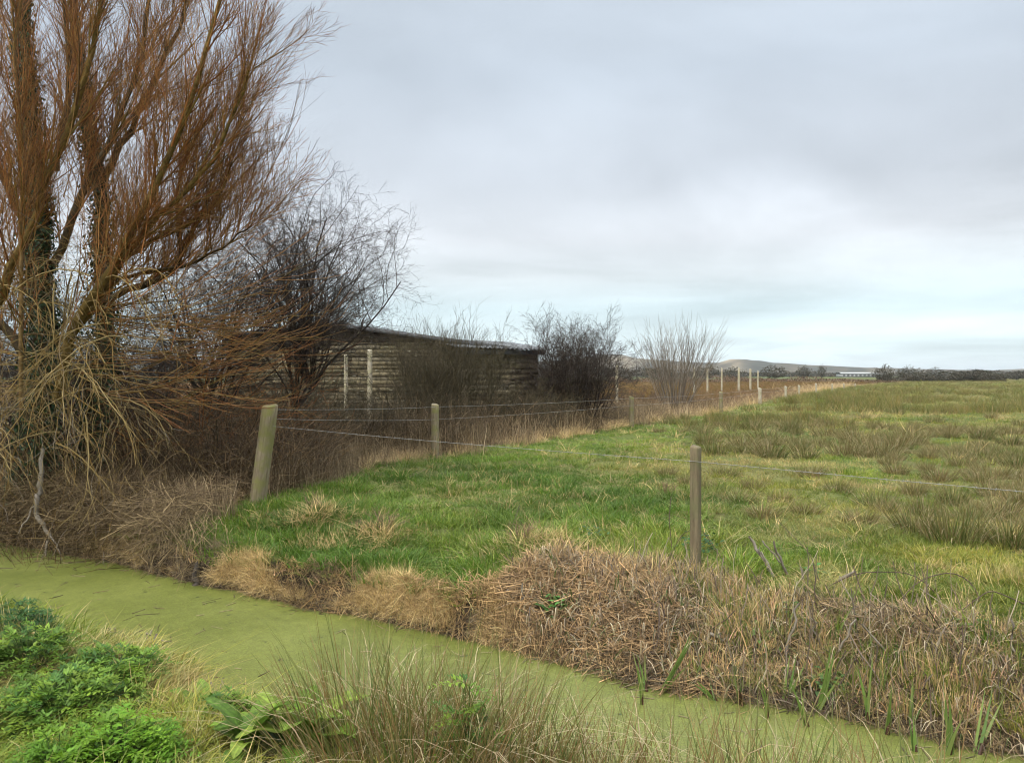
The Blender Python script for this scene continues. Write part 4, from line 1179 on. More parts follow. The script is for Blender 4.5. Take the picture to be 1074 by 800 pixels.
pa = [post_at(269, 10.0, 425, .108, False, 283), post_at(456, 15.9, 424, .085), post_at(662, 25, 416, .09), post_at(756, 35, 411, .09)]
for (px, d, top) in ((797, 44, 407), (824, 55, 405), (838, 62, 404), (856, 72, 402), (873, 80, 402.5), (885, 89, 402), (897, 99, 402)):
    pa.append(post_at(px, d, top, .09))
w1 = [np.array([p[1][0], p[1][1] - .1, p[1][2] - .05]) for p in pa]
w2 = [p[0] + (p[1] - p[0]) * .72 + np.array([0, -.1, 0]) for p in pa]
w2[0] = pa[0][1] + np.array([0, -.1, -.17])
make_fence('barbed wire fence on round posts running along the hedge from the leaning corner post', pa, [w1, w2], [M_POST] * 4 + [M_POST_PALE] * 7, 'wire fences')
pb = [post_at(730, 6.8, 468, .048, True), ((6.8, 3.5, float(height(6.8, 3.5))), (6.8, 3.5, 1.0), .05, True)]
wb = [pa[0][0] + (pa[0][1] - pa[0][0]) * .80 + np.array([.1, -.08, 0]), P(731, 484, 6.74), np.array([6.8, 3.45, .84])]
make_fence('wire fence with one slender brown post above the dead reed bank', pb, [wb], M_POST_DARK, 'wire fences')
pc = [post_at(363, 22.5, 372, .06), post_at(388, 22, 367, .075), post_at(647, 45, 383, .085), post_at(728, 56, 386, .07), post_at(742, 59, 386.5, .08), post_at(757, 62, 386, .075), post_at(775, 66, 386, .10), post_at(787, 70, 387, .10), post_at(795, 74, 389, .08)]
make_fence('tall pale posts of the rear fence standing beyond the hedge', pc, [[p[1] + np.array([0, -.09, -.1]) for p in pc[2:]], [p[1] + np.array([0, -.09, -.6]) for p in pc[2:]]], M_POST_PALE, 'wire fences', False)


# ------------------------------------------------------------------ shed
def box(acc, c, s, rot=0.0, col=(1, 1, 1), tiltx=0.0):
    c = np.asarray(c, float); s = np.asarray(s, float) / 2
    v = np.array([[i, j, k] for i in (-1, 1) for j in (-1, 1) for k in (-1, 1)], float) * s
    if tiltx:
        ct, st_ = math.cos(tiltx), math.sin(tiltx); v = np.stack([v[:, 0], v[:, 1] * ct - v[:, 2] * st_, v[:, 1] * st_ + v[:, 2] * ct], 1)
    cr, sr = math.cos(rot), math.sin(rot)
    v = np.stack([v[:, 0] * cr - v[:, 1] * sr, v[:, 0] * sr + v[:, 1] * cr, v[:, 2]], 1) + c
    q = [(0, 1, 3, 2), (4, 6, 7, 5), (0, 4, 5, 1), (2, 3, 7, 6), (0, 2, 6, 4), (1, 5, 7, 3)]
    acc.add(v, q, np.asarray(col, float))


M_BOARD = plant_mat('weathered_boards', False, .9, .1, 0, .5, 9)


def shed():
    root = empty('shed', 'long low weathered board shed with corrugated roof behind the hedge', 'shed', (-6.1, 25, 0))
    def rel(o): o.matrix_parent_inverse = Matrix.Translation(-root.location); return o
    xl, xr, xa, yf, yb = -9.3, .1, -6.1, 25.0, 37.0
    za, ze = 3.42, 2.55
    zel = 2.97
    acc = Acc()
    roofz = lambda x: za - ((za - ze) * (x - xa) / (xr - xa) if x > xa else (za - zel) * (xa - x) / (xa - xl))
    hgt = .125
    z = -.2
    BC = .84 * np.array([1.05, 1, .95]) * np.array([(.20, .175, .11), (.16, .14, .09), (.24, .215, .15), (.18, .165, .10), (.13, .11, .075)])
    while z < za:
        # the row spans where it lies under the roof
        f = min(1, max(0, (za - .04 - (z + hgt)) / (za - ze))); fl = min(1, max(0, (za - .04 - (z + hgt)) / (za - zel)))
        a = max(xl, xa - (xa - xl) * fl); b = min(xr, xa + (xr - xa) * f)
        x0 = a - rng.uniform(0, 1)
        while x0 < b - .15:
            L = rng.uniform(.9, 2.6)
            s, e = max(x0, a), min(x0 + L, b)
            if e - s > .05:
                c = BC[rng.integers(5)] * rng.uniform(.75, 1.25)
                box(acc, ((s + e) / 2, yf - .02 + rng.normal(0, .006), z + hgt / 2 + rng.normal(0, .006)), (e - s - .012, .022, hgt * 1.12), rng.normal(0, .003), c, tiltx=-.08 + rng.normal(0, .02))
                # pale lichen and splinters
                for _ in range(rng.poisson((e - s) * 1.3)):
                    xx = rng.uniform(s, e); ww = rng.uniform(.03, .16)
                    box(acc, (xx, yf - .047, z + rng.uniform(.02, .1)), (ww, .012, rng.uniform(.01, .03)), 0, np.array([.36, .34, .25]) * rng.uniform(.6, 1.2))
            x0 += L
        z += hgt
    box(acc, ((xl + xr) / 2, yf + .12, 1.2), (xr - xl - .1, .1, 2.5), 0, (.03, .025, .02))
    # gable infill behind the boards
    v = [(xl, yf + .1, 2.3), (xr, yf + .1, 2.3), (xr, yf + .1, ze - .03), (xa, yf + .1, za - .04), (xl, yf + .1, zel - .03), (xa, yf + .1, 2.3)]
    acc.add(v, [(0, 5, 3, 4), (5, 1, 2, 3)], (.03, .025, .02))
    rel(link('wall', acc.mesh('wall', M_BOARD), root))
    acc = Acc()
    z = -.2
    while z < ze - .1:
        for xs_ in (xl, xr):
            y0 = yf + .05
            while y0 < yb:
                L = min(rng.uniform(1.2, 2.6), yb - y0)
                box(acc, (xs_ - .03 if xs_ == xl else xs_ + .03, y0 + L / 2, z + hgt / 2), (.022, L - .012, hgt * 1.1), 0, BC[rng.integers(5)] * rng.uniform(.75, 1.25)); y0 += L
        z += hgt
    box(acc, ((xl + xr) / 2, yb, 1.2), (xr - xl, .06, 2.6), 0, BC[0])
    rel(link('wall', acc.mesh('wall_side', M_BOARD), root))
    # corrugated roof: both slopes
    def corrugated(p00, p10, p01, p11, n=160, amp=.022, thick=.012):
        """ridges run from p0* to p1* ; sheet spans p*0 to p*1"""
        p00, p10, p01, p11 = [np.array(p, float) for p in (p00, p10, p01, p11)]
        t = np.linspace(0, 1, n); ac = Acc()
        a = p00 + (p01 - p00) * t[:, None]; b = p10 + (p11 - p10) * t[:, None]
        w = amp * np.cos(np.arange(n) * math.pi * .5)
        a = a.copy(); b = b.copy(); a[:, 2] += w; b[:, 2] += w
        lo = np.array([0, 0, thick])
        v = np.concatenate([a, b, a - lo, b - lo]); i = np.arange(n - 1)
        q = np.concatenate([np.stack([i, i + 1, i + 1 + n, i + n], 1), np.stack([i + 2 * n, i + 3 * n, i + 1 + 3 * n, i + 1 + 2 * n], 1),
                            np.stack([i, i + 2 * n, i + 1 + 2 * n, i + 1], 1), np.stack([i + n, i + 1 + n, i + 1 + 3 * n, i + 3 * n], 1)])
        ac.add(v, q, (1, 1, 1)); return ac
    o_ = .25
    sl = (za - ze) / (xr - xa); sll = (za - zel) / (xa - xl)
    rel(link('roof', corrugated((xa, yf - o_, za + .04), (xr + .2, yf - o_, za + .04 - sl * (xr + .2 - xa)), (xa, yb + .2, za + .04), (xr + .2, yb + .2, za + .04 - sl * (xr + .2 - xa)), 400).mesh('roof', M_ROOF, True), root))
    rel(link('roof', corrugated((xa, yf - o_, za + .04), (xl - .2, yf - o_, za + .04 - sll * (xa - xl + .2)), (xa, yb + .2, za + .04), (xl - .2, yb + .2, za + .04 - sll * (xa - xl + .2)), 400).mesh('roof', M_ROOF, True), root))
    acc = Acc()
    for (x0, x1) in ((xa, xr + .2), (xl - .2, xa)):
        z0, z1 = roofz(x0) + .02, roofz(x1) + .02
        v = []
        for yy in (yf - o_ - .03, yf - o_ - .005):
            v += [(x0, yy, z0 + .03), (x1, yy, z1 + .03), (x1, yy, z1 - .10), (x0, yy, z0 - .10)]
        acc.add(v, [(0, 3, 2, 1), (4, 5, 6, 7), (0, 1, 5, 4), (3, 7, 6, 2), (0, 4, 7, 3), (1, 2, 6, 5)], (1, 1, 1))
    rel(link('fascia', acc.mesh('fascia', M_FASCIA), root))
    # lean-to wing on the right with its eave towards the viewer
    acc = Acc(); z = -.1
    A = np.array([-1.7, 24.2]); B = np.array([.85, 25.4]); ang_ = math.atan2(B[1] - A[1], B[0] - A[0]); LL = np.linalg.norm(B - A)
    while z < 2.35:
        x0 = -rng.uniform(0, 1)
        while x0 < LL:
            L = rng.uniform(.8, 2); s, e = max(x0, 0), min(x0 + L, LL)
            if e - s > .05:
                c2 = A + (B - A) / LL * (s + e) / 2
                box(acc, (c2[0], c2[1] + rng.normal(0, .005), z + .085), (e - s - .012, .022, .19), ang_ + rng.normal(0, .004), BC[rng.integers(5)] * rng.uniform(.85, 1.35), tiltx=-.14)
            x0 += L
        z += .17
    mid_ = (A + B) / 2; nv_ = np.array([-math.sin(ang_), math.cos(ang_)])
    c2 = mid_ + nv_ * .1; box(acc, (c2[0], c2[1], 1.15), (LL - .05, .06, 2.5), ang_, (.03, .025, .02))
    c2 = B + nv_ * 1.55; box(acc, (c2[0], c2[1], 1.2), (.06, 3.0, 2.5), ang_, BC[0])
    rel(link('wall', acc.mesh('wall_wing', M_BOARD), root))
    e0 = A - nv_ * .35 + (A - B) / LL * .3; e1 = B - nv_ * .35 + (B - A) / LL * .35
    b0_ = e0 + nv_ * 3.4; b1_ = e1 + nv_ * 3.4
    rel(link('roof', corrugated((e0[0], e0[1], 2.60), (b0_[0], b0_[1], 3.02), (e1[0], e1[1], 2.56), (b1_[0], b1_[1], 2.92), 90, .028).mesh('roof', M_ROOF, True), root))
    acc = Acc(); c2 = (e0 + e1) / 2 + nv_ * .16
    box(acc, (c2[0], c2[1], 2.46), (LL + .3, .06, .16), ang_, (.05, .045, .04))
    rel(link('eave_beam', acc.mesh('eave_beam', M_FASCIA), root))


shed()

# ------------------------------------------------------------------ distance
def hills():
    sil = [(-500, 384), (-200, 380), (100, 376), (400, 378), (560, 379), (600, 377), (635, 371), (652, 372), (668, 376), (690, 378), (725, 379), (752, 380), (765, 377.5), (780, 377), (797, 377.8), (812, 380.5), (842, 382.5), (870, 383.5), (905, 385.5), (960, 386.5), (1010, 388), (1040, 388.5), (1060, 388), (1074, 387.5), (1150, 385), (1400, 383), (1700, 387)]
    xs = np.linspace(-500, 1700, 700)
    ys = np.interp(xs, [s[0] for s in sil], [s[1] for s in sil])
    D = 2200.0
    ys = ys + .9 * (fbm(xs * .05, 0 * xs, 80) - .5)
    hh = (HOR - ys) / F * D + EYE
    acc = Acc(); rows = 14
    v = []; c = []
    for i in range(rows):
        t = i / (rows - 1); d = D - 380 + 760 * t
        prof = math.sin(math.pi * t) ** .8 if 0 < t < 1 else 0
        X = (xs - 537) / F * (d if t > .5 else d)
        Z = hh * prof * (1 + .25 * (fbm(xs * .03, np.full_like(xs, t * 3), 81) - .5) * (t != .5)) - 3 * (1 - prof)
        v.append(np.stack([X, np.full_like(X, d), Z], 1))
        sand = sstep(.5, .56, fbm(xs * .05, np.full_like(xs, t * 4), 82)) * np.maximum(np.exp(-((xs - 770) / 13) ** 2) * .8, np.exp(-((xs - 655) / 18) ** 2) * .7) 
        sand = np.clip(sand * .35 + .7 * np.exp(-((xs - 763) / 7) ** 2) * (prof > .8) * (t < .5), 0, 1)
        cc = lerp((.05, .05, .035), (.095, .08, .05), sstep(.4, .6, fbm(xs * .06, np.full_like(xs, t * 5), 83)))
        c.append(lerp(cc, (.38, .30, .19), sand))
    n = len(xs); v = np.concatenate(v); c = np.concatenate(c)
    i = (np.arange(n - 1)[None, :] + np.arange(rows - 1)[:, None] * n).reshape(-1)
    acc.add(v, np.stack([i, i + 1, i + n + 1, i + n], 1), c)
    m = plant_mat('hill_cover', False, .95, .05, 0, .35, .02)
    link('hills', acc.mesh('hills', m, True), None, kind='structure')


hills()


def crown_clump(n, cols, size, flat=1.0):
    """a far-off scrubby crown, unit size: short twigs and leaf clumps through an uneven volume"""
    acc = Acc()
    v = rng.normal(0, 1, (n, 3)); v /= np.linalg.norm(v, axis=1, keepdims=True)
    lob = 1 + .25 * np.sin(v[:, 0] * 5 + 1) * np.cos(v[:, 1] * 4) + .18 * np.sin(v[:, 2] * 7 + v[:, 0] * 6)
    rr = rng.uniform(.3, 1, n) ** .5 * lob
    p = v * rr[:, None] * np.array([.5, .5, .5]) + np.array([0, 0, .5]); p[:, 2] = np.abs(p[:, 2])
    u = rng.normal(0, 1, (n, 3)); u /= np.linalg.norm(u, axis=1, keepdims=True); w = np.cross(u, rng.normal(0, 1, (n, 3))); w /= np.linalg.norm(w, axis=1, keepdims=True)
    s = (rng.uniform(.6, 1.4, n) * size)[:, None]
    vs = np.stack([p - u * s, p - w * s * .5, p + u * s, p + w * s * .5], 1)
    i = np.arange(n)[:, None] * 4 + np.arange(4)[None, :]
    acc.add(vs.reshape(-1, 3), i, np.repeat(pick(cols, n, jit=.3), 4, 0))
    return acc


FARC = [(.06, .06, .036), (.08, .07, .045), (.095, .075, .05)]


def trunk_far(h, r):
    acc = Acc(); tubes(acc, np.array([[[0, 0, -.1], [0, 0, h * .4], [0, 0, h * .75]]]), np.array([[r, r * .7, r * .3]]), 6, np.array([.05, .04, .03])); return acc


CM = [crown_clump(1600, FARC, .035).mesh('crown', M_LEAF) for _ in range(4)]
TM = trunk_far(1, .05).mesh('trunk', M_BARK)
FT = [  # px, top py, width px, distance, label
    (927, 384, 20, 170, 'round dark tree standing alone beside the white building'),
    (953, 385, 30, 210, 'low dark tree right of the round one on the far hedge'),
    (985, 387, 40, 210, 'broad dark hedge tree beyond the meadow'),
    (1016, 388, 34, 190, 'wide low tree with a pale bush in front on the far hedge'),
    (1040, 391, 22, 180, 'small grey bush at the end of the far hedge'),
    (843, 384, 14, 300, 'small dark tree left of the white building'),
    (862, 383, 10, 420, 'slim dark tree just left of the white building'),
    (812, 384, 26, 260, 'dark scrubby tree beyond the tall posts'),
    (770, 386, 30, 240, 'low scrub tree below the sandy hill'),
    (742, 383, 24, 230, 'dark tree behind the pale sallow bush'),
    (690, 384, 40, 200, 'broad dark tree behind the rear fence'),
    (655, 386, 30, 150, 'dark green bush beyond the first tall post'),
    (1066, 390, 24, 260, 'low tree at the right end of the horizon'),
]
for i, (px, ty, w, d, lab) in enumerate(FT):
    x0 = (px - 537) / F * d; z0 = float(height(x0, d)); top = EYE + (HOR - ty) / F * d; W = w / F * d
    root = empty('hedgerow_tree', lab, 'tree', (x0, d, z0), 'trees along the horizon')
    c = link('crown', CM[i % 4], root); c.scale = (W * 1.1, W * .8, (top - z0) * 1.0); c.rotation_euler = (0, 0, i * 1.3)
    t = link('trunk', TM, root); t.scale = (W * .4, W * .4, top - z0)

# hedgerows: far dark lines of scrub (mass)
def hedgerow(px0, px1, d0, d1, h, n, cols, name, lab, size, deep=3):
    f = rng.uniform(0, 1, n); px = px0 + (px1 - px0) * f; d = d0 + (d1 - d0) * f
    x = (px - 537) / F * d; hh = h * (.1 + 1.3 * fbm(px * .07, 0 * px, 85) ** 1.3); z = height(x, d) + hh * rng.uniform(0, 1, n) ** .8
    yy = d + rng.uniform(-deep, deep, n)
    p = np.stack([x, yy, z], 1)
    u = rng.normal(0, 1, (n, 3)); u /= np.linalg.norm(u, axis=1, keepdims=True); w = np.cross(u, rng.normal(0, 1, (n, 3))); w /= np.linalg.norm(w, axis=1, keepdims=True)
    s = (rng.uniform(.5, 1.5, n) * size)[:, None]
    vs = np.stack([p - u * s, p - w * s * .5, p + u * s, p + w * s * .5], 1)
    acc = Acc(); acc.add(vs.reshape(-1, 3), np.arange(n * 4).reshape(-1, 4), np.repeat(pick(cols, n, jit=.3), 4, 0))
    link(name, acc.mesh(name, M_LEAF), None, lab, 'hedgerow', None, 'stuff')


hedgerow(560, 1300, 620, 620, 4.6, 40000, FARC, 'far_treeline', 'dark line of distant trees below the hills', .8, 30)
hedgerow(-300, 700, 500, 620, 9, 20000, FARC, 'far_treeline', 'dark line of distant trees behind the shed', 1.2, 30)
hedgerow(925, 1048, 195, 185, 2.3, 16000, FARC, 'far_hedge', 'dark hedge along the far side of the meadow', .16, 3)
hedgerow(640, 930, 150, 165, 1.5, 18000, [(.16, .10, .06), (.10, .08, .045), (.2, .13, .08)], 'far_scrub', 'reddish brown scrub below the distant hills', .15, 8)
hedgerow(1000, 1300, 340, 340, 3.5, 7000, [(.06, .055, .035), (.045, .05, .03)], 'far_hedge', 'low hedge crossing the far fields', .6, 4)


def white_building():
    d = 420.0; a = P(880, 392.5, d); b = P(918, 392.5, d)
    root = empty('glasshouse', 'long low white farm building on the horizon', 'building', tuple(((a + b) / 2)[:2]) + (0.4,))
    L = b[0] - a[0]
    acc = Acc(); box(acc, (0, 0, .9), (L, 8, 2.0)); link('wall', acc.mesh('wall', M_WHITE), root)
    acc = Acc(); L2 = L / 2 + .3
    for k in range(1):
        v = [(-L2, -4.4, 1.9), (L2, -4.4, 1.9), (L2, 0, 2.7), (-L2, 0, 2.7), (L2, 4.4, 1.9), (-L2, 4.4, 1.9)]
        acc.add(v, [(0, 1, 2, 3), (3, 2, 4, 5), (0, 5, 4, 1)], (1, 1, 1))
    link('roof', acc.mesh('roof', M_WHITE), root)
    for k in range(9):
        acc = Acc(); box(acc, (-L / 2 + L * (k + .5) / 9, -4.05, 1.0), (1.2, .08, .8)); link('window', acc.mesh('window', M_FASCIA), root)


white_building()

# ------------------------------------------------------------------ dead wood and stakes
def stick(acc, a, b, r0, r1, K=7, wig=.012, col=(.3, .27, .22)):
    a = np.array(a); b = np.array(b); t = np.linspace(0, 1, K)[:, None]
    p = a + (b - a) * t; p[1:-1] += rng.normal(0, wig, (K - 2, 3))
    tubes(acc, p[None], np.linspace(r0, r1, K)[None], 6, np.array(col))


def sticks(name, label, cat, segs, mat, group=None):
    acc = Acc()
    c0 = P(*segs[0][0]); 
    for s_ in segs: stick(acc, P(*s_[0]) - c0, P(*s_[1]) - c0, s_[2], s_[3])
    return link(name, acc.mesh(name, mat, True), None, label, cat, group, None, tuple(c0))


DG = 'fallen branches on the far bank'
sticks('dead_branch', 'forked grey broken branch leaning up right of the near post', 'branch', [((812, 605, 6.5), (786, 563, 6.6), .018, .012), ((806, 596, 6.5), (797, 574, 6.55), .009, .005)], M_GREYWOOD, DG)
sticks('dead_branch', 'short grey branch crossing the forked one', 'branch', [((826, 602, 6.5), (812, 568, 6.4), .012, .009), ((819, 590, 6.45), (800, 567, 6.5), .008, .006)], M_GREYWOOD, DG)
sticks('dead_branch', 'pale upright stick beside the bright green weed', 'branch', [((847, 621, 6.3), (840, 595, 6.3), .010, .008)], M_GREYWOOD, DG)
sticks('dead_branch', 'brown stick with a cut pale end pointing right', 'branch', [((862, 617, 6.4), (898, 599, 6.3), .016, .012)], M_GREYWOOD, DG)
sticks('dead_branch', 'rough grey log end lying low on the bank', 'branch', [((852, 618, 6.35), (892, 616, 6.3), .022, .014)], M_GREYWOOD, DG)
sticks('dead_branch', 'bleached curved root on the dead reed heap', 'branch', [((740, 674, 5.55), (748, 666, 5.5), .010, .014), ((748, 666, 5.5), (762, 669, 5.45), .014, .006)], M_GREYWOOD, DG)
for (ax, ay, bx, by, d, r) in ((826, 686, 839, 633, 5.35, .010), (872, 700, 899, 650, 5.2, .009), (905, 655, 964, 727, 5.1, .007), (866, 690, 850, 648, 5.3, .008), (1063, 700, 1062, 650, 4.9, .010),
                               (960, 735, 1050, 690, 4.85, .008), (530, 640, 533, 618, 6.3, .014), (545, 655, 548, 612, 6.2, .012), (335, 620, 338, 592, 7.35, .014), (330, 606, 329, 590, 7.3, .01)):
    sticks('reed_stem', 'single thick pale dead reed stem standing clear of the bank litter', 'reed stem', [((ax, ay, d), (bx, by, d), r, r * .7)], M_GREYWOOD, 'thick dead stems on the far bank')
sticks('broken_stake', 'split grey stake standing in the near bank by the dark parsley', 'stake', [((107, 697, 5.5), (112, 660, 5.5), .028, .018), ((113, 672, 5.5), (119, 659, 5.5), .012, .008)], M_GREYWOOD, 'old stakes on the near bank')
sticks('broken_stake', 'pair of bleached broken stems leaning at the near water edge', 'stake', [((146, 680, 5.5), (158, 661, 5.55), .010, .006), ((158, 686, 5.45), (163, 665, 5.5), .015, .010), ((164, 684, 5.45), (178, 668, 5.5), .008, .004)], M_GREYWOOD, 'old stakes on the near bank')
sticks('broken_stake', 'small dark stake beside the split grey one', 'stake', [((127, 690, 5.5), (129, 666, 5.5), .014, .009)], M_GREYWOOD, 'old stakes on the near bank')
sticks('broken_stake', 'bleached bent stems by the small leafy weed at the water edge', 'stake', [((228, 732, 4.9), (220, 716, 4.9), .012, .007), ((229, 730, 4.9), (234, 712, 4.95), .006, .003)], M_GREYWOOD, 'old stakes on the near bank')
sticks('rotten_stake_and_hollow', 'black rotten stake in the hollow of the straw bank', 'stake', [((348, 640, 7.05), (350, 603, 7.15), .045, .03), ((341, 636, 7.1), (338, 612, 7.15), .02, .015)], M_ROT_SHADE, 'rotten stakes in the far bank')
sticks('rotten_stake_and_hollow', 'black stump standing in for the shaded undercut where the debris meets the straw bank', 'stake', [((205, 622, 7.75), (207, 590, 7.85), .04, .025)], M_ROT_SHADE, 'rotten stakes in the far bank')  # dark stump added to draw the shade inside the undercut hollow
sticks('fallen_limb', 'crooked pale willow limb reaching down to the water', 'branch', [((42, 505, 9.3), (37, 537, 9.2), .035, .03), ((37, 537, 9.2), (52, 562, 9.1), .03, .022), ((52, 562, 9.1), (38, 602, 8.9), .016, .006), ((52, 562, 9.1), (66, 590, 8.8), .012, .004), ((42, 505, 9.3), (44, 470, 9.4), .03, .02), ((37, 530, 9.2), (18, 560, 9.0), .014, .006)], M_GREYWOOD, None)
# bramble runners arching over the grass
acc = Acc()
for (pts_, r) in ((((940, 640, 5.7), (960, 610, 5.8), (1000, 598, 5.9), (1025, 615, 5.8), (1030, 640, 5.7)), .004), (((860, 620, 6.2), (900, 600, 6.1), (960, 600, 6.0), (1000, 640, 5.8)), .0035),
                  (((700, 590, 6.8), (715, 560, 6.9), (735, 552, 6.9), (760, 590, 6.7)), .003), (((705, 575, 6.8), (702, 545, 6.9), (704, 520, 7.0)), .003), (((860, 610, 6.2), (850, 580, 6.4), (815, 545, 6.8)), .003),
                  (((1010, 640, 5.4), (1040, 618, 5.5), (1090, 640, 5.3)), .004), (((520, 600, 7.2), (535, 560, 7.6), (545, 530, 7.9)), .003)):
    c = np.array([P(*q) for q in pts_]); n_ = len(c); t = np.linspace(0, n_ - 1, 14)
    out = np.stack([np.interp(t, np.arange(n_), c[:, k]) for k in range(3)], 1); out[1:-1] = (out[:-2] + out[1:-1] + out[2:]) / 3
    tubes(acc, out[None] + 0, np.full((1, 14), r), 4, np.array([.09, .06, .05]))
link('bramble_runners', acc.mesh('bramble_runners', M_TWIG), None, 'thin dark bramble runners arching over the bank top', 'bramble', None, 'stuff')

# ------------------------------------------------------------------ sky, sun, camera
def sky():
    w = bpy.data.worlds.new('World'); SC.world = w; w.use_nodes = True
    nt = w.node_tree; nt.nodes.clear()
    out = N(nt, 'ShaderNodeOutputWorld'); bg = N(nt, 'ShaderNodeBackground'); bg.inputs[1].default_value = .1
    nt.links.new(bg.outputs[0], out.inputs[0])
    st = N(nt, 'ShaderNodeTexSky', sky_type='NISHITA'); st.sun_disc = False; st.sun_elevation = R(48); st.sun_rotation = R(SUN_ROT)
    st.air_density = 1; st.dust_density = 2
    tc = N(nt, 'ShaderNodeTexCoord'); sep = N(nt, 'ShaderNodeSeparateXYZ'); nt.links.new(tc.outputs['Generated'], sep.inputs[0])
    # project the direction on a cloud layer
    ad = N(nt, 'ShaderNodeMath', operation='ADD'); ad.inputs[1].default_value = .10; nt.links.new(sep.outputs[2], ad.inputs[0])
    mxm = N(nt, 'ShaderNodeMath', operation='MAXIMUM'); mxm.inputs[1].default_value = .05; nt.links.new(ad.outputs[0], mxm.inputs[0])
    cb = N(nt, 'ShaderNodeCombineXYZ')
    for k in (0, 1):
        dv = N(nt, 'ShaderNodeMath', operation='DIVIDE'); nt.links.new(sep.outputs[k], dv.inputs[0]); nt.links.new(mxm.outputs[0], dv.inputs[1]); nt.links.new(dv.outputs[0], cb.inputs[k])
    no = N(nt, 'ShaderNodeTexNoise'); no.inputs['Scale'].default_value = .55; no.inputs['Detail'].default_value = 7; no.inputs['Roughness'].default_value = .55; no.inputs['Distortion'].default_value = .4
    nt.links.new(cb.outputs[0], no.inputs[0])
    n2 = N(nt, 'ShaderNodeTexNoise'); n2.inputs['Scale'].default_value = .23; n2.inputs['Detail'].default_value = 3
    mp = N(nt, 'ShaderNodeMapping'); mp.inputs['Location'].default_value = (4.2, 1.3, 0); nt.links.new(cb.outputs[0], mp.inputs[0]); nt.links.new(mp.outputs[0], n2.inputs[0])
    # colour by elevation
    cr = N(nt, 'ShaderNodeValToRGB'); nt.links.new(sep.outputs[2], cr.inputs[0])
    stops = [(0.0, (.60, .68, .69)), (.03, (.53, .625, .645)), (.085, (.45, .545, .575)), (.125, (.50, .545, .565)), (.17, (.47, .495, .52)), (.24, (.39, .42, .455)), (.36, (.335, .375, .42)), (.47, (.36, .405, .455)), (.62, (1.0, 1.04, 1.08)), (1.0, (2.0, 2.04, 2.08))]
    e = cr.color_ramp.elements
    e[0].position = stops[0][0]; e[0].color = (*[c * .5 for c in stops[0][1]], 1); e[1].position = 1; e[1].color = (*[c * .5 for c in stops[-1][1]], 1)
    for p_, c_ in stops[1:-1]:
        el = e.new(p_); el.color = (*[c * .5 for c in c_], 1)
    mr = N(nt, 'ShaderNodeMapRange'); mr.inputs[1].default_value = .3; mr.inputs[2].default_value = .7; mr.inputs[3].default_value = .84; mr.inputs[4].default_value = 1.3
    nt.links.new(no.outputs[0], mr.inputs[0])
    m2 = N(nt, 'ShaderNodeMapRange'); m2.inputs[1].default_value = .35; m2.inputs[2].default_value = .65; m2.inputs[3].default_value = .92; m2.inputs[4].default_value = 1.08
    nt.links.new(n2.outputs[0], m2.inputs[0])
    ml = N(nt, 'ShaderNodeMath', operation='MULTIPLY'); nt.links.new(mr.outputs[0], ml.inputs[0]); nt.links.new(m2.outputs[0], ml.inputs[1])
    m3 = N(nt, 'ShaderNodeMath', operation='MULTIPLY'); m3.inputs[1].default_value = 20 * .92; nt.links.new(ml.outputs[0], m3.inputs[0])
    # a pale break in the cloud, low to the north-east
    nw = N(nt, 'ShaderNodeTexNoise'); nw.inputs['Scale'].default_value = 5; nw.inputs['Detail'].default_value = 4; nt.links.new(tc.outputs['Generated'], nw.inputs[0])
    ws = N(nt, 'ShaderNodeVectorMath', operation='SCALE'); ws.inputs['Scale'].default_value = .12; nt.links.new(nw.outputs[1], ws.inputs[0])
    wa = N(nt, 'ShaderNodeVectorMath', operation='ADD'); nt.links.new(tc.outputs['Generated'], wa.inputs[0]); nt.links.new(ws.outputs[0], wa.inputs[1])
    sb = N(nt, 'ShaderNodeVectorMath', operation='SUBTRACT'); sb.inputs[1].default_value = (.42, .94, .245); nt.links.new(wa.outputs[0], sb.inputs[0])
    sc2 = N(nt, 'ShaderNodeVectorMath', operation='MULTIPLY'); sc2.inputs[1].default_value = (3.0, 1.2, 17); nt.links.new(sb.outputs[0], sc2.inputs[0])
    gt = N(nt, 'ShaderNodeTexGradient', gradient_type='SPHERICAL'); nt.links.new(sc2.outputs[0], gt.inputs[0])
    gm = N(nt, 'ShaderNodeMath', operation='MULTIPLY_ADD'); gm.inputs[1].default_value = .24; gm.inputs[2].default_value = 1; nt.links.new(gt.outputs[1], gm.inputs[0])
    m4 = N(nt, 'ShaderNodeMath', operation='MULTIPLY'); nt.links.new(gm.outputs[0], m4.inputs[0]); nt.links.new(m3.outputs[0], m4.inputs[1]); m3 = m4
    vm = N(nt, 'ShaderNodeVectorMath', operation='SCALE'); nt.links.new(cr.outputs[0], vm.inputs[0]); nt.links.new(m3.outputs[0], vm.inputs['Scale'])
    mix = N(nt, 'ShaderNodeMix', data_type='RGBA'); mix.inputs[0].default_value = .93
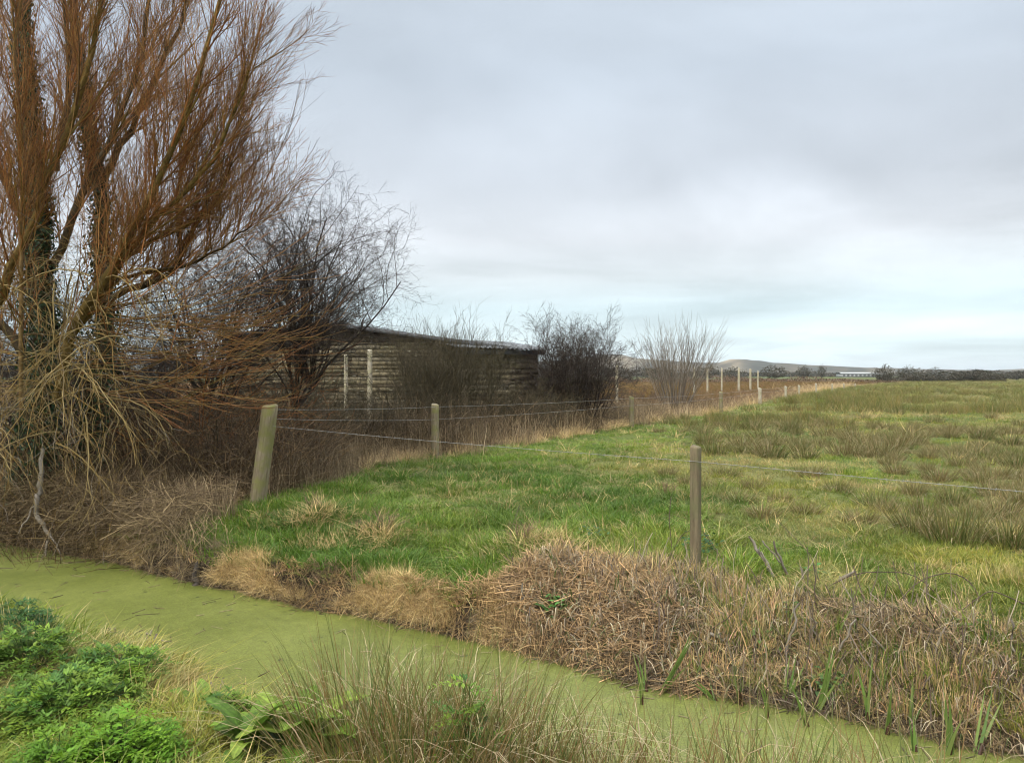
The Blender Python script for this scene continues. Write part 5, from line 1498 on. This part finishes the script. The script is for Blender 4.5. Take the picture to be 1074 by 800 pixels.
    nt.links.new(st.outputs[0], mix.inputs[6]); nt.links.new(vm.outputs[0], mix.inputs[7])
    nt.links.new(mix.outputs[2], bg.inputs[0])


SUN_ROT = 215.0
sky()
sl = bpy.data.lights.new('sun', 'SUN'); sl.energy = 1.5; sl.angle = R(14); sl.color = (1, .96, .9)
so = bpy.data.objects.new('sun', sl); COL.objects.link(so)
el, az = R(48), R(SUN_ROT)
dv = Vector((math.sin(az) * math.cos(el), math.cos(az) * math.cos(el), math.sin(el)))
so.rotation_euler = dv.to_track_quat('Z', 'Y').to_euler(); so.location = dv * 50

cam = bpy.data.cameras.new('camera'); co = bpy.data.objects.new('camera', cam); COL.objects.link(co)
cam.sensor_fit = 'HORIZONTAL'; cam.sensor_width = 36; cam.lens = 36 * F / 1074
cam.clip_start = .05; cam.clip_end = 20000
co.location = (0, 0, EYE); co.rotation_euler = (R(90) - math.atan(7.0 / F), 0, 0)
SC.camera = co

SC.view_settings.view_transform = 'Standard'; SC.view_settings.look = 'None'; SC.view_settings.exposure = .86; SC.view_settings.gamma = 1
SC.view_settings.use_curve_mapping = False
SC.render.engine = 'CYCLES'
cy = SC.cycles
cy.use_denoising = True; cy.denoising_input_passes = 'RGB_ALBEDO_NORMAL'; cy.denoising_prefilter = 'ACCURATE'
cy.max_bounces = 3; cy.diffuse_bounces = 2; cy.glossy_bounces = 1; cy.transmission_bounces = 2; cy.use_adaptive_sampling = True; cy.adaptive_threshold = .02; cy.adaptive_min_samples = 12; cy.caustics_reflective = False; cy.caustics_refractive = False
cy.filter_width = 1.1

def haze():
    acc = Acc(); box(acc, (0, 1500, 36), (17000, 17000, 78))
    m, nt, out = new_mat('haze')
    v = N(nt, 'ShaderNodeVolumePrincipled'); v.inputs['Density'].default_value = HAZE; v.inputs['Color'].default_value = (.82, .88, .94, 1); v.inputs['Anisotropy'].default_value = .2
    nt.links.new(v.outputs[0], out.inputs['Volume'])
    link('haze', acc.mesh('haze', m), None, 'pale air over the far fields and hills', 'haze', None, 'stuff')


HAZE = .00013
haze()
cy.volume_bounces = 0
